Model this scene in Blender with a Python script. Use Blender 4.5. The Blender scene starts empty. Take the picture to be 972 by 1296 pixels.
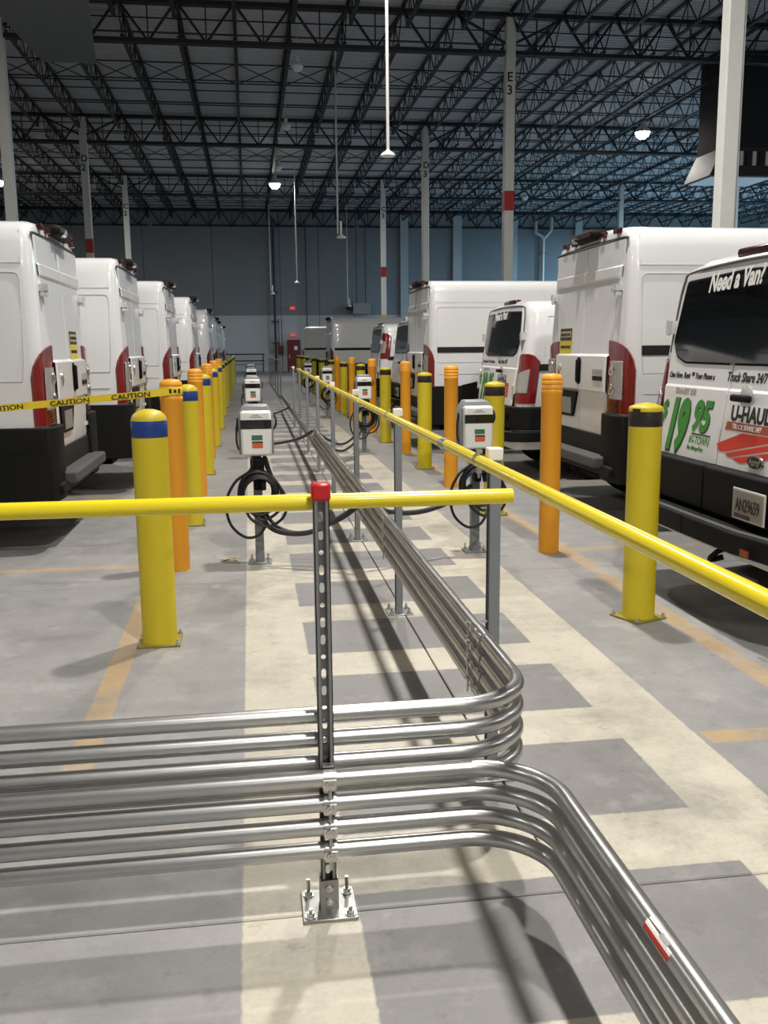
import bpy, bmesh, math, random
from mathutils import Vector, Matrix
random.seed(7)
C = bpy.context.scene.collection
PI = math.pi

# ------------------------------------------------------------------ camera, world, lamps, exposure
FPX = 1183.13
cam_d = bpy.data.cameras.new('camera'); cam = bpy.data.objects.new('camera', cam_d); C.objects.link(cam)
pitch, yaw, roll = 0.174427, 0.139653, -0.0092960
fw = Vector((math.sin(yaw)*math.cos(pitch), math.cos(yaw)*math.cos(pitch), -math.sin(pitch)))
rt = Vector((math.cos(yaw), -math.sin(yaw), 0)); up = rt.cross(fw)
r2 = rt*math.cos(roll)+up*math.sin(roll); u2 = -rt*math.sin(roll)+up*math.cos(roll)
M = Matrix((r2, u2, -fw)).transposed().to_4x4(); M.translation = (0, 0, 1.55)
cam.matrix_world = M
cam_d.sensor_fit = 'VERTICAL'; cam_d.sensor_height = 36.0; cam_d.lens = FPX/1296*36.0
cam_d.clip_start = 0.05; cam_d.clip_end = 300
S = bpy.context.scene; S.camera = cam
S.view_settings.view_transform = 'Standard'; S.view_settings.look = 'None'
S.view_settings.gamma = 1.0; S.view_settings.use_curve_mapping = False
S.view_settings.exposure = 0.03
W = bpy.data.worlds.new('world'); S.world = W; W.use_nodes = True
W.node_tree.nodes['Background'].inputs[0].default_value = (0.5, 0.58, 0.68, 1)
W.node_tree.nodes['Background'].inputs[1].default_value = 0.012
LAMP_Z = 9.4
WARM = (1.0, 0.962, 0.90); COOL = (0.42, 0.74, 1.0)
# (x, y, watts, colour): lit high bay fixtures, plus unseen side rows added over the vans
LAMPS = [(2.0, -8.3, 420, WARM), (2.0, -0.35, 680, WARM), (2.0, 7.6, 680, WARM), (1.95, 15.6, 480, WARM),
         (1.5, 47.7, 420, WARM), (14.9, 35.3, 520, WARM), (-11.4, 48.1, 420, WARM),
         (15.3, -0.35, 300, WARM), (15.3, 7.6, 300, WARM), (-11.4, -0.35, 260, WARM), (-11.4, 7.6, 260, WARM), (-11.4, 15.6, 220, WARM),  # side-row lamps added out of view to lighten the van roofs
         (28.7, 36.0, 2000, COOL), (28.7, 46.0, 2600, COOL), (28.7, 55.5, 2600, COOL)]
OFF_LAMPS = [(1.62, 28.4), (1.58, 35.7), (1.55, 43.5), (15.1, 43.5), (15.0, 51.0), (28.6, 27.0)]

# ------------------------------------------------------------------ material helpers
class NT:
    def __init__(s, name):
        s.m = bpy.data.materials.new(name); s.m.use_nodes = True
        s.t = s.m.node_tree; s.b = s.t.nodes['Principled BSDF']
    def n(s, typ, **kw):
        nd = s.t.nodes.new(typ)
        for k, v in kw.items(): setattr(nd, k, v)
        return nd
    def l(s, a, b): s.t.links.new(a, b)
    def put(s, sock, v):
        if hasattr(v, 'is_output') or isinstance(v, bpy.types.NodeSocket): s.l(v, sock)
        else: sock.default_value = v
    def math(s, op, a, b=0.0, c=None, clamp=False):
        nd = s.n('ShaderNodeMath', operation=op, use_clamp=clamp)
        s.put(nd.inputs[0], a); s.put(nd.inputs[1], b)
        if c is not None: s.put(nd.inputs[2], c)
        return nd.outputs[0]
    def noise(s, scale, detail=3, rough=.55, vec=None):
        nd = s.n('ShaderNodeTexNoise'); nd.inputs['Scale'].default_value = scale
        nd.inputs['Detail'].default_value = detail; nd.inputs['Roughness'].default_value = rough
        if vec is not None: s.l(vec, nd.inputs['Vector'])
        return nd.outputs['Fac']
    def ramp(s, f, lo, hi):
        nd = s.n('ShaderNodeMapRange'); s.put(nd.inputs[0], f); nd.inputs[1].default_value = lo; nd.inputs[2].default_value = hi
        return nd.outputs[0]
    def mix(s, f, a, b):
        nd = s.n('ShaderNodeMix', data_type='RGBA'); s.put(nd.inputs[0], f)
        s.put(nd.inputs[6], a if not isinstance(a, tuple) else (*a, 1)); s.put(nd.inputs[7], b if not isinstance(b, tuple) else (*b, 1))
        return nd.outputs[2]
    def geo(s): return s.n('ShaderNodeNewGeometry').outputs['Position']
    def obj(s): return s.n('ShaderNodeTexCoord').outputs['Object']
    def bump(s, h, strength=.2, dist=.01):
        nd = s.n('ShaderNodeBump'); nd.inputs['Strength'].default_value = strength; nd.inputs['Distance'].default_value = dist
        s.l(h, nd.inputs['Height']); s.l(nd.outputs[0], s.b.inputs['Normal'])

def mat(name, col, rough=.5, metal=0.0, var=.12, scale=6.0, bump=0.0, emit=None, coat=0.0):
    k = NT(name); b = k.b
    f = k.noise(scale, 4, .6, k.obj())
    lo = tuple(c*(1-var) for c in col); hi = tuple(min(1, c*(1+var)) for c in col)
    k.put(b.inputs['Base Color'], k.mix(f, lo, hi))
    k.put(b.inputs['Roughness'], k.math('MULTIPLY_ADD', k.noise(scale*2.3, 2, .5, k.obj()), .05, rough-.025))
    b.inputs['Metallic'].default_value = metal
    if coat: b.inputs['Coat Weight'].default_value = coat; b.inputs['Coat Roughness'].default_value = .08
    if bump: k.bump(k.noise(scale*14, 2, .6, k.obj()), bump, .003)
    if emit:
        b.inputs['Emission Color'].default_value = (*emit[0], 1); b.inputs['Emission Strength'].default_value = emit[1]
    return k.m

MT = {}
MT['white'] = mat('van_white_paint', (.70, .70, .705), .30, 0, .008, 2, 0, None, .5)
MT['black'] = mat('black_plastic', (.0065, .0065, .007), .62, 0, .2, 20, .1)
MT['dark'] = mat('dark_plastic', (.016, .016, .016), .6, 0, .2, 20, .1)
MT['underbody'] = mat('underbody', (.004, .004, .004), .95, 0, .2, 4)
MT['step'] = mat('bumper_step_plastic', (.085, .085, .085), .65, 0, .2, 30, .2)
MT['rubber'] = mat('tyre_rubber', (.012, .012, .012), .8, 0, .2, 10, .2)
MT['cable'] = mat('black_cable_rubber', (.005, .005, .006), .45, 0, .2, 10)
MT['greycable'] = mat('grey_flexible_conduit', (.025, .025, .027), .5, 0, .2, 10)
MT['red_lens'] = mat('red_lens', (.17, .006, .008), .16, 0, .2, 30, 0, None, .6)
MT['dark_red'] = mat('dark_red_lens', (.045, .006, .006), .2, 0, .2, 20)
MT['clear_lens'] = mat('clear_lens', (.50, .48, .46), .14, .55, .45, 40, .6)
MT['chrome'] = mat('chrome', (.72, .72, .72), .16, 1, .08, 20)
MT['hinge'] = mat('white_hinge_metal', (.70, .70, .69), .25, .4, .15, 20)
MT['glass'] = mat('tinted_glass', (.006, .007, .0075), .04, 0, .1, 3, 0, None, .4)
MT['groove'] = mat('dark_seam_grey', (.10, .10, .10), .7, 0, .1, 5)  # dark grey of the door seals and gutter seams
MT['yellow_pipe'] = mat('yellow_gloss_paint', (.83, .66, .012), .26, 0, .05, 6, 0, None, .3)
MT['yellow'] = mat('yellow_bollard_plastic', (.56, .44, .014), .45, 0, .10, 5, .05)
MT['orange'] = mat('orange_bollard_plastic', (.80, .335, .016), .45, 0, .05, 6, .03)
MT['blue'] = mat('blue_reflective_band', (.012, .045, .21), .35, 0, .1, 30)
MT['band'] = mat('black_reflective_band', (.022, .015, .012), .4, 0, .2, 30)
MT['galv'] = mat('galvanized_steel', (.50, .50, .495), .31, .95, .07, 9, .02)
MT['strut'] = mat('strut_channel_steel', (.28, .285, .29), .45, .75, .12, 25, .05)
MT['post_grey'] = mat('grey_painted_post', (.23, .245, .26), .5, .3, .08, 15, .03)
MT['bolt'] = mat('zinc_bolt', (.55, .55, .53), .3, .95, .15, 60)
MT['red_cap'] = mat('red_plastic_cap', (.52, .012, .014), .28, 0, .08, 20)
MT['white_cap'] = mat('white_plastic_cap', (.82, .81, .74), .4, 0, .04, 20)
MT['char_white'] = mat('charger_white_plastic', (.80, .80, .78), .32, 0, .03, 10)
MT['char_grey'] = mat('charger_grey_housing', (.27, .28, .29), .45, .2, .06, 10)
MT['green_scr'] = mat('green_sticker', (.035, .17, .085), .35, 0, .2, 40)
MT['orange_st'] = mat('orange_sticker', (.62, .13, .04), .45, 0, .2, 60)
MT['grey_print'] = mat('grey_print', (.35, .35, .36), .6, 0, .1, 60)
MT['tape'] = mat('yellow_caution_tape', (.80, .60, .03), .4, 0, .08, 20)
MT['print_black'] = mat('black_print', (.010, .010, .010), .5, 0, .1, 30)
MT['print_white'] = mat('white_print', (.85, .85, .82), .5, 0, .02, 30)
MT['print_green'] = mat('green_print', (.035, .24, .03), .5, 0, .1, 20)
MT['print_dgreen'] = mat('dark_green_print', (.012, .05, .018), .5, 0, .1, 20)
MT['print_red'] = mat('red_print', (.60, .035, .02), .5, 0, .1, 20)
MT['print_brick'] = mat('brick_red_print', (.36, .07, .04), .5, 0, .1, 20)
MT['sticker_y'] = mat('yellow_sticker', (.60, .46, .04), .5, 0, .06, 20)
MT['sticker_b'] = mat('dark_sticker', (.025, .022, .015), .5, 0, .1, 20)
MT['sticker_p'] = mat('pale_sticker', (.42, .37, .20), .5, 0, .1, 20)
MT['plate'] = mat('licence_plate', (.27, .26, .23), .4, .2, .25, 12)
MT['truss'] = mat('truss_dark_paint', (.014, .015, .017), .6, 0, .15, 3)
MT['deck'] = mat('roof_deck_metal', (.52, .53, .56), .5, .1, .10, .6)
MT['lamp_body'] = mat('lamp_housing', (.55, .55, .55), .4, .2, .05, 10)
MT['lamp_on'] = mat('lamp_lens_lit', (.9, .9, .9), .4, 0, .0, 5, 0, ((1, .93, .80), 42))
MT['lamp_cool'] = mat('lamp_lens_lit_cool', (.9, .9, .9), .4, 0, .0, 5, 0, ((.5, .78, 1.0), 20))
MT['lamp_off'] = mat('lamp_lens_off', (.78, .80, .80), .3, 0, .03, 5)
MT['col_white'] = mat('column_white_paint', (.66, .66, .63), .5, 0, .06, 3)
MT['col_red'] = mat('column_red_paint', (.40, .018, .012), .5, 0, .08, 3)
MT['col_yel'] = mat('column_yellow_paint', (.60, .44, .02), .5, 0, .08, 3)
MT['red_steel'] = mat('dark_red_paint', (.15, .008, .010), .5, 0, .1, 4)
MT['exit'] = mat('exit_sign_face', (.35, .02, .02), .4, 0, .05, 5, 0, ((1, .06, .05), .55))
MT['pipe_dark'] = mat('dark_pipe_paint', (.05, .05, .055), .5, .2, .1, 3)
MT['pipe_light'] = mat('light_pipe', (.60, .60, .58), .35, .3, .05, 3)
MT['unit'] = mat('unit_heater_paint', (.035, .033, .03), .6, 0, .08, 2)
MT['unit_dark'] = mat('dark_duct', (.015, .015, .017), .6, 0, .1, 2)
MT['panel'] = mat('grey_panel', (.16, .17, .17), .6, .1, .08, 2)
MT['plate_dirty'] = mat('dirty_yellow_plate', (.24, .20, .03), .6, 0, .4, 30, .1)
MT['zinc'] = mat('zinc_plate', (.33, .33, .32), .38, .9, .2, 30, .1)
MT['leaf'] = mat('dry_scrap', (.42, .34, .22), .7, 0, .3, 30)

# the wall paint: dark upper, pale lower band (real paint colours, split at 3.7 m)
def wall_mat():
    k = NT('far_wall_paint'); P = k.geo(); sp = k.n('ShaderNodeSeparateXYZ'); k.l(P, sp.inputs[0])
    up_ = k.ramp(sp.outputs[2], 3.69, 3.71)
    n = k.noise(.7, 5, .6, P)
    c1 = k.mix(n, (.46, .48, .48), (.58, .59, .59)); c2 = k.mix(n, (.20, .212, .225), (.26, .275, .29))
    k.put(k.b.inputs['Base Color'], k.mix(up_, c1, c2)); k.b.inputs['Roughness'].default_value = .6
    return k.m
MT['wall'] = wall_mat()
MT['wall_plain'] = mat('side_wall_paint', (.45, .47, .48), .6, 0, .06, .5)

def floor_mat():
    k = NT('concrete_floor'); P = k.geo(); sp = k.n('ShaderNodeSeparateXYZ'); k.l(P, sp.inputs[0])
    wob = k.math('MULTIPLY_ADD', k.noise(35, 2, .5, P), .012, -.006)
    x = k.math('ADD', sp.outputs[0], wob); y = k.math('ADD', sp.outputs[1], wob)
    def band(v, a, b, s=.004):
        return k.math('MULTIPLY', k.ramp(v, a-s, a+s), k.math('SUBTRACT', 1.0, k.ramp(v, b-s, b+s)))
    big = k.noise(.55, 6, .62, P); mid = k.noise(3.2, 6, .65, P); fine = k.noise(60, 3, .6, P)
    c = k.mix(k.ramp(big, .3, .72), (.205, .203, .203), (.345, .340, .333))
    c = k.mix(k.math('MULTIPLY', k.ramp(mid, .38, .75), .55), c, (.38, .372, .36))
    c = k.mix(k.math('MULTIPLY', k.ramp(k.noise(1.6, 7, .7, P), .58, .72), .30), c, (.15, .145, .14))
    # the darker coat between the two long stripes
    between = k.math('MULTIPLY', band(x, .25, 1.43), band(y, -6, 28.3))
    c = k.mix(k.math('MULTIPLY', between, .6), c, (.185, .178, .178))
    # beige walkway: two long stripes and rungs
    yy = k.math('SUBTRACT', y, 2.445); fr = k.math('MODULO', k.math('ADD', yy, 9.14*4), .914)
    rung = k.math('MULTIPLY', band(fr, .002, .336), band(x, .24, 1.44))
    st = k.math('MAXIMUM', band(x, -.07, .25), band(x, 1.43, 1.735))
    walk = k.math('MULTIPLY', k.math('MAXIMUM', rung, st), band(y, -6, 28.3))
    wear = k.math('SUBTRACT', 1.0, k.math('MULTIPLY', k.ramp(k.noise(3.5, 8, .72, P), .50, .70), .38))
    beige = k.mix(mid, (.47, .43, .35), (.61, .57, .475))
    c = k.mix(k.math('MULTIPLY', walk, wear), c, beige)
    # worn yellow lane lines
    lanes = None
    rects = [(band(x, -.745, -.635), band(y, 3.2, 46)), (band(x, 2.30, 2.42), band(y, 3.2, 46)),
             (band(x, -8, -.085), band(y, 3.20, 3.30)), (band(x, 1.76, 9), band(y, 3.26, 3.37))]
    for i in range(8):
        yc = 6.80+3.43*i
        rects.append((k.math('MAXIMUM', band(x, 2.42, 9), band(x, -8, -.745)), band(y, yc-.05, yc+.05)))
    for a, b in rects:
        r = k.math('MULTIPLY', a, b); lanes = r if lanes is None else k.math('MAXIMUM', lanes, r)
    lw = k.ramp(k.noise(2.2, 7, .7, P), .34, .62)
    c = k.mix(k.math('MULTIPLY', lanes, k.math('MULTIPLY_ADD', lw, .55, .16)), c, (.56, .34, .11))
    c = k.mix(k.math('MULTIPLY', k.ramp(fine, .35, .8), .16), c, (.12, .115, .11))
    c = k.mix(k.math('MULTIPLY', k.ramp(k.noise(1.1, 9, .72, P), .49, .63), .42), c, (.14, .135, .13))
    c = k.mix(k.math('MULTIPLY', k.ramp(k.noise(9, 8, .75, P), .56, .68), .34), c, (.10, .095, .09))
    c = k.mix(k.math('MULTIPLY', k.ramp(k.noise(2.6, 9, .7, P), .54, .68), .34), c, (.50, .49, .47))  # random pale patches, floor sheen put into the colour
    k.put(k.b.inputs['Base Color'], c)
    k.put(k.b.inputs['Roughness'], k.math('MULTIPLY_ADD', mid, .25, .36)); k.b.inputs['Specular IOR Level'].default_value = .35
    k.bump(k.math('ADD', k.math('MULTIPLY', mid, .6), k.math('MULTIPLY', fine, .4)), .12, .004)
    return k.m
MT['floor'] = floor_mat()
for k_ in ('black', 'dark', 'rubber', 'underbody', 'step'): MT[k_].node_tree.nodes['Principled BSDF'].inputs['Specular IOR Level'].default_value = .16
MT['joint'] = mat('slab_joint', (.06, .058, .055), .9, 0, .2, 5)

# ------------------------------------------------------------------ mesh helpers
class MB:
    def __init__(s): s.v = []; s.f = []
    def add(s, vs, fs):
        o = len(s.v); s.v += [tuple(v) for v in vs]; s.f += [tuple(i+o for i in f) for f in fs]
        return s
    def box(s, c, d, rot=None):
        x, y, z = (q/2 for q in d)
        vs = [Vector((a*x, b*y, e*z)) for a in (-1, 1) for b in (-1, 1) for e in (-1, 1)]
        if rot is not None: vs = [rot @ v for v in vs]
        vs = [v+Vector(c) for v in vs]
        return s.add(vs, [(0, 1, 3, 2), (4, 6, 7, 5), (0, 4, 5, 1), (2, 3, 7, 6), (0, 2, 6, 4), (1, 5, 7, 3)])
    def bar(s, p, q, w, h=None):
        p = Vector(p); q = Vector(q); d = q-p; L = d.length; h = h or w
        t = d.normalized(); a = Vector((0, 0, 1)) if abs(t.z) < .9 else Vector((1, 0, 0))
        u = t.cross(a).normalized(); v = u.cross(t)
        vs = [pp+u*(i*w/2)+v*(j*h/2) for pp in (p, q) for i, j in ((-1, -1), (1, -1), (1, 1), (-1, 1))]
        return s.add(vs, [(0, 3, 2, 1), (4, 5, 6, 7), (0, 1, 5, 4), (1, 2, 6, 5), (2, 3, 7, 6), (3, 0, 4, 7)])
    def tube(s, path, r, n=12, cap=True):
        P = [Vector(p) for p in path]; R = r if isinstance(r, (list, tuple)) else [r]*len(P)
        t0 = (P[1]-P[0]).normalized(); a = Vector((0, 0, 1)) if abs(t0.z) < .9 else Vector((1, 0, 0))
        u = t0.cross(a).normalized(); vs = []; fs = []
        for i, p in enumerate(P):
            t = (P[min(i+1, len(P)-1)]-P[max(i-1, 0)]).normalized()
            u = (u-t*u.dot(t)).normalized(); w = t.cross(u)
            for k in range(n):
                an = 2*PI*k/n; vs.append(p+(u*math.cos(an)+w*math.sin(an))*R[i])
        for i in range(len(P)-1):
            for k in range(n):
                fs.append((i*n+k, i*n+(k+1) % n, (i+1)*n+(k+1) % n, (i+1)*n+k))
        if cap: fs.append(tuple(range(n))[::-1]); fs.append(tuple((len(P)-1)*n+k for k in range(n)))
        return s.add(vs, fs)
    def cyl(s, p, q, r, n=12): return s.tube([p, q], r, n)
    def lathe(s, prof, n=24, c=(0, 0, 0), k_=1.0):
        vs = []; fs = []; prof = [(a*k_, b*k_) for a, b in prof]
        for r, z in prof:
            for k in range(n):
                a = 2*PI*k/n; vs.append((c[0]+r*math.cos(a), c[1]+r*math.sin(a), c[2]+z))
        for i in range(len(prof)-1):
            for k in range(n): fs.append((i*n+k, i*n+(k+1) % n, (i+1)*n+(k+1) % n, (i+1)*n+k))
        fs.append(tuple(range(n))[::-1]); fs.append(tuple((len(prof)-1)*n+k for k in range(n)))
        return s.add(vs, fs)
    def prism(s, poly, f, d):      # poly: list of 2D points, f maps (a, b) -> 3D, d: 3D offset
        n = len(poly); A = [Vector(f(*p)) for p in poly]; B = [a+Vector(d) for a in A]
        return s.add(A+B, [tuple(range(n))[::-1], tuple(range(n, 2*n))]+[(i, (i+1) % n, n+(i+1) % n, n+i) for i in range(n)])
    def grid(s, rows, thick=None):  # rows of equal length -> sheet, optionally extruded by a vector
        nr = len(rows); nc = len(rows[0]); vs = [Vector(p) for r in rows for p in r]
        fs = [(i*nc+j, i*nc+j+1, (i+1)*nc+j+1, (i+1)*nc+j) for i in range(nr-1) for j in range(nc-1)]
        if thick is not None:
            o = len(vs); vs += [v+Vector(thick) for v in vs[:]]
            fs += [tuple(k+o for k in f[::-1]) for f in fs[:]]
            loop = [j for j in range(nc)]+[i*nc+nc-1 for i in range(1, nr)]+[(nr-1)*nc+j for j in range(nc-2, -1, -1)]+[i*nc for i in range(nr-2, 0, -1)]
            for a, b in zip(loop, loop[1:]+loop[:1]): fs.append((b, a, a+o, b+o))
        return s.add(vs, fs)
    def mesh(s, name, m, smooth=True, ang=38):
        me = bpy.data.meshes.new(name); me.from_pydata(s.v, [], s.f); me.materials.append(MT[m] if isinstance(m, str) else m)
        b = bmesh.new(); b.from_mesh(me); bmesh.ops.recalc_face_normals(b, faces=b.faces); b.to_mesh(me); b.free()
        if smooth:
            me.polygons.foreach_set('use_smooth', [True]*len(me.polygons)); me.set_sharp_from_angle(angle=math.radians(ang))
        me.update(); return me
    def build(s, name, m, parent=None, bevel=0, smooth=True, label=None, kind=None, ang=38):
        o = bpy.data.objects.new(name, s.mesh(name, m, smooth, ang)); C.objects.link(o)
        if parent is not None: o.parent = parent
        if bevel:
            md = o.modifiers.new('bevel', 'BEVEL'); md.width = bevel; md.segments = 2; md.limit_method = 'ANGLE'; md.angle_limit = math.radians(40)
        if label: o['label'] = label
        if kind: o['kind'] = kind
        return o
def inst(me, name, parent=None, loc=(0, 0, 0), rz=0):
    o = bpy.data.objects.new(name, me); C.objects.link(o); o.location = loc; o.rotation_euler = (0, 0, rz)
    if parent is not None: o.parent = parent
    return o
def tag(o, label, cat, group=None):
    o['label'] = label; o['category'] = cat
    if group: o['group'] = group
    return o
def thing(name, label, cat, loc=(0, 0, 0), rz=0, group=None):
    o = bpy.data.objects.new(name, None); C.objects.link(o); o.location = loc; o.rotation_euler = (0, 0, rz); o.empty_display_size = .1
    return tag(o, label, cat, group)
def dup(o, parent=None):
    c = o.copy(); C.objects.link(c)
    if parent is not None: c.parent = parent
    for ch in list(o.children): dup(ch, c)
    return c
def place(root, loc, rz, label, group=None):
    r = dup(root); r.location = loc; r.rotation_euler = (0, 0, rz); r['label'] = label
    if group: r['group'] = group
    return r
def fillet(pts, rad, n=10):
    P = [Vector(p) for p in pts]; out = [P[0]]
    for i in range(1, len(P)-1):
        a = (P[i-1]-P[i]); b = (P[i+1]-P[i]); la, lb = a.length, b.length; a.normalize(); b.normalize()
        ang = a.angle(b); d = min(rad/math.tan(ang/2), la*.49, lb*.49); r = d*math.tan(ang/2)
        c = P[i]+(a+b).normalized()*(r/math.sin(ang/2)); s = P[i]+a*d-c; e = P[i]+b*d-c; tot = s.angle(e); ax = s.cross(e).normalized()
        for k in range(n+1): out.append(c+Matrix.Rotation(tot*k/n, 3, ax) @ s)
    out.append(P[-1]); return out
def smooth_path(pts, n=6):
    P = [Vector(p) for p in pts]; out = []
    for i in range(len(P)-1):
        p0 = P[max(i-1, 0)]; p1 = P[i]; p2 = P[i+1]; p3 = P[min(i+2, len(P)-1)]
        for k in range(n):
            t = k/n; out.append(.5*((2*p1)+(p2-p0)*t+(2*p0-5*p1+4*p2-p3)*t*t+(3*p1-p0-3*p2+p3)*t**3))
    out.append(P[-1]); return out
def text(s, size, m, parent, loc, xa, ya, name='lettering', shear=0, bold=0, sx=1.0, ext=.0008, align='LEFT'):
    cu = bpy.data.curves.new(name, 'FONT'); cu.body = s; cu.size = size; cu.shear = shear; cu.offset = bold; cu.extrude = ext
    cu.align_x = align; cu.resolution_u = 3
    cu.materials.append(MT[m]); o = bpy.data.objects.new(name, cu); C.objects.link(o)
    xa = Vector(xa).normalized(); ya = Vector(ya).normalized(); za = xa.cross(ya)
    Mx = Matrix((xa*sx, ya, za)).transposed().to_4x4(); Mx.translation = loc
    me = bpy.data.meshes.new_from_object(o); me.name = name
    bpy.data.objects.remove(o); bpy.data.curves.remove(cu)
    o = bpy.data.objects.new(name, me); C.objects.link(o)
    if parent is not None: o.parent = parent
    o.matrix_local = Mx
    return o

# ------------------------------------------------------------------ setting: floor
Y_FAR, Y_NEAR, X_L, X_R, DECK = 64.1, -12.95, -24.0, 36.0, 10.55
floor = MB().box((6, 25.6, -.06), (60.4, 77.5, .04)).build('floor', 'joint', kind='structure', smooth=False)
SX, SY = 4.47, 3.83
sb = MB(); g = .0035; sb.add([(g, g, -.04), (SX-g, g, -.04), (SX-g, SY-g, -.04), (g, SY-g, -.04), (g, g, -.004), (SX-g, g, -.004), (SX-g, SY-g, -.004), (g, SY-g, -.004),
    (g+.004, g+.004, 0), (SX-g-.004, g+.004, 0), (SX-g-.004, SY-g-.004, 0), (g+.004, SY-g-.004, 0)],
    [(8, 9, 10, 11), (4, 5, 9, 8), (5, 6, 10, 9), (6, 7, 11, 10), (7, 4, 8, 11), (0, 1, 5, 4), (1, 2, 6, 5), (2, 3, 7, 6), (3, 0, 4, 7)])
slab_me = sb.mesh('slab', 'floor', smooth=False)
for i in range(-6, 8):
    for j in range(-4, 17):
        o = inst(slab_me, 'slab', floor, (.858+SX*i, 2.37+SY*j, 0))

# far wall of tall tilt-up panels, set on the floor, with pilasters on its right part
wall_far = MB().box((6, Y_FAR+.25, 5.25), (60.4, .3, 10.5)).build('wall_far', 'joint', kind='structure', smooth=False)
xs = [-24, -19.6, -15.3, -11, -6.6, -2.2, 2.2, 4.75, 10.5, 14.15, 18.05, 22.6, 27.2, 31.8, 36.0]
for a, b in zip(xs, xs[1:]):
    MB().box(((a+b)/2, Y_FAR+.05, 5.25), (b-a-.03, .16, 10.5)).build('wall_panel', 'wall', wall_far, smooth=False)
for a, b in ((10.25, 10.78), (13.85, 14.45), (17.78, 18.32), (22.4, 22.9)):
    MB().box(((a+b)/2, Y_FAR-.14, 5.1), (b-a, .24, 10.2)).build('pilaster', 'wall_plain', wall_far, smooth=False)
MB().box((X_R+.15, 25.6, 5.25), (.3, 77.5, 10.5)).build('wall_right', 'wall_plain', kind='structure', smooth=False)
MB().box((X_L-.15, 25.6, 5.25), (.3, 77.5, 10.5)).build('wall_left', 'wall_plain', kind='structure', smooth=False)
MB().box((6, Y_NEAR-.25, 5.25), (60.4, .3, 10.5)).build('wall_back', 'wall_plain', kind='structure', smooth=False)

# roof: ribbed deck, joists, girders, bridging
dk = MB(); rows = []
yy = Y_NEAR-.2
while yy < Y_FAR+.3:
    for dy, dz in ((0, 0), (.09, 0), (.11, .038), (.20, .038)): rows.append([(X_L-.2, yy+dy, DECK+dz), (X_R+.2, yy+dy, DECK+dz)])
    yy += .22
dk.grid(rows)
ceiling = dk.build('ceiling', 'deck', kind='structure', smooth=False)
COLY = [14.18, 26.65, 39.15, 51.6, 64.05]; BAY = 12.47
def joist_mesh():
    m = MB(); zt, zb, L = 10.5, 9.80, BAY
    for s in (-.028, .028):
        m.bar((s, .12, zt), (s, L-.12, zt), .045, .05); m.bar((s, .75, zb), (s, L-.75, zb), .045, .05)
    n = 10; st = (L-.24)/n
    for k in range(n):
        y0 = .12+st*k; ym = y0+st/2
        m.bar((0, y0, zt), (0, ym, zb), .028); m.bar((0, ym, zb), (0, y0+st, zt), .028)
        if 0 < k: m.bar((0, y0, zt), (0, y0, zb), .018)
    return m.mesh('joist', 'truss', smooth=False)
jm = joist_mesh()
for yb in (1.71, 14.18, 26.65, 39.15, 51.6):
    for k in range(-12, 29): inst(jm, 'joist', ceiling, (-6.05+1.489*k, yb, 0))
def girder_mesh(L=13.4):
    m = MB(); zt, zb = 10.40, 9.44
    for s in (-.07, .07):
        m.bar((.05, s, zt), (L-.05, s, zt), .10, .11); m.bar((.15, s, zb), (L-.15, s, zb), .09, .10)
    p = L/9
    for k in range(9):
        x0 = p*k; xm = x0+p/2
        m.bar((x0+.03, 0, zt), (xm, 0, zb), .06, .06); m.bar((xm, 0, zb), (x0+p-.03, 0, zt), .06, .06)
        m.bar((xm, 0, zt), (xm, 0, zb), .035)
    return m.mesh('girder', 'truss', smooth=False)
gm = girder_mesh()
for y in COLY:
    for x0 in (-32.85, -19.45, -6.05, 7.35, 20.75): inst(gm, 'girder', ceiling, (max(x0, -32), y, 0))
def bridge_mesh(cross):
    m = MB(); w = 58.08; x0 = -23.9
    for zz in ((10.44, 9.86) if cross else (10.44,)): m.bar((x0, 0, zz), (x0+w+1.5, 0, zz), .032)
    if cross:
        for k in range(-12, 28):
            a = -6.05+1.489*k; m.bar((a, 0, 9.84), (a+1.489, 0, 10.46), .026); m.bar((a, .03, 10.46), (a+1.489, .03, 9.84), .026)
    return m.mesh('bridging', 'truss', smooth=False)
b0, b1 = bridge_mesh(False), bridge_mesh(True)
for yb in COLY[:4]:
    inst(b1, 'cross_bridging', ceiling, (0, yb+5.4, 0))
    for d in (1.35, 3.1, 7.3, 8.6, 10.6): inst(b0, 'bridging', ceiling, (0, yb+d, 0))
for yb in COLY[:4]:                       # sprinkler branch pipes under the deck
    for d in (2.1, 9.7):
        MB().cyl((-23.9, yb+d, 10.3), (35.9, yb+d, 10.3), .028, 6).build('sprinkler_pipe', 'pipe_dark', ceiling)

# columns
def column(x, y, red=True, letters=None, w=.27, yel=False):
    c = MB().box((x, y, 5.2), (w, w, 10.4)).build('column', 'col_white', kind='structure', bevel=.02)
    MB().box((x, y, .02), (w+.2, w+.2, .04)).build('base_plate', 'strut', c)
    MB().box((x, y, 10.36), (w+.16, w+.16, .05)).build('cap_plate', 'truss', c)
    for s in (-1, 1): MB().bar((x+s*.12, y, 9.7), (x+s*1.45, y, 10.35), .06).build('knee_brace', 'truss', c)
    if red: MB().box((x, y, 5.56), (w+.006, w+.006, .53)).build('red_band', 'col_red', c)
    if yel: MB().box((x, y, 1.65), (w+.006, w+.006, 3.3)).build('yellow_base', 'col_yel', c)
    if letters:
        for i, ch in enumerate(letters):
            text(ch, .34, 'print_black', c, (x-.11, y-w/2-.004, 8.70-.34*i), (1, 0, 0), (0, 0, 1), 'letter', 0, .006)
    return c
column(7.35, 26.65, True, 'E3'); column(7.35, 39.3, False, 'D3'); column(7.35, 51.6, True, 'C3', yel=True)
c0 = column(7.35, 14.18, False, None, .25)
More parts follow.
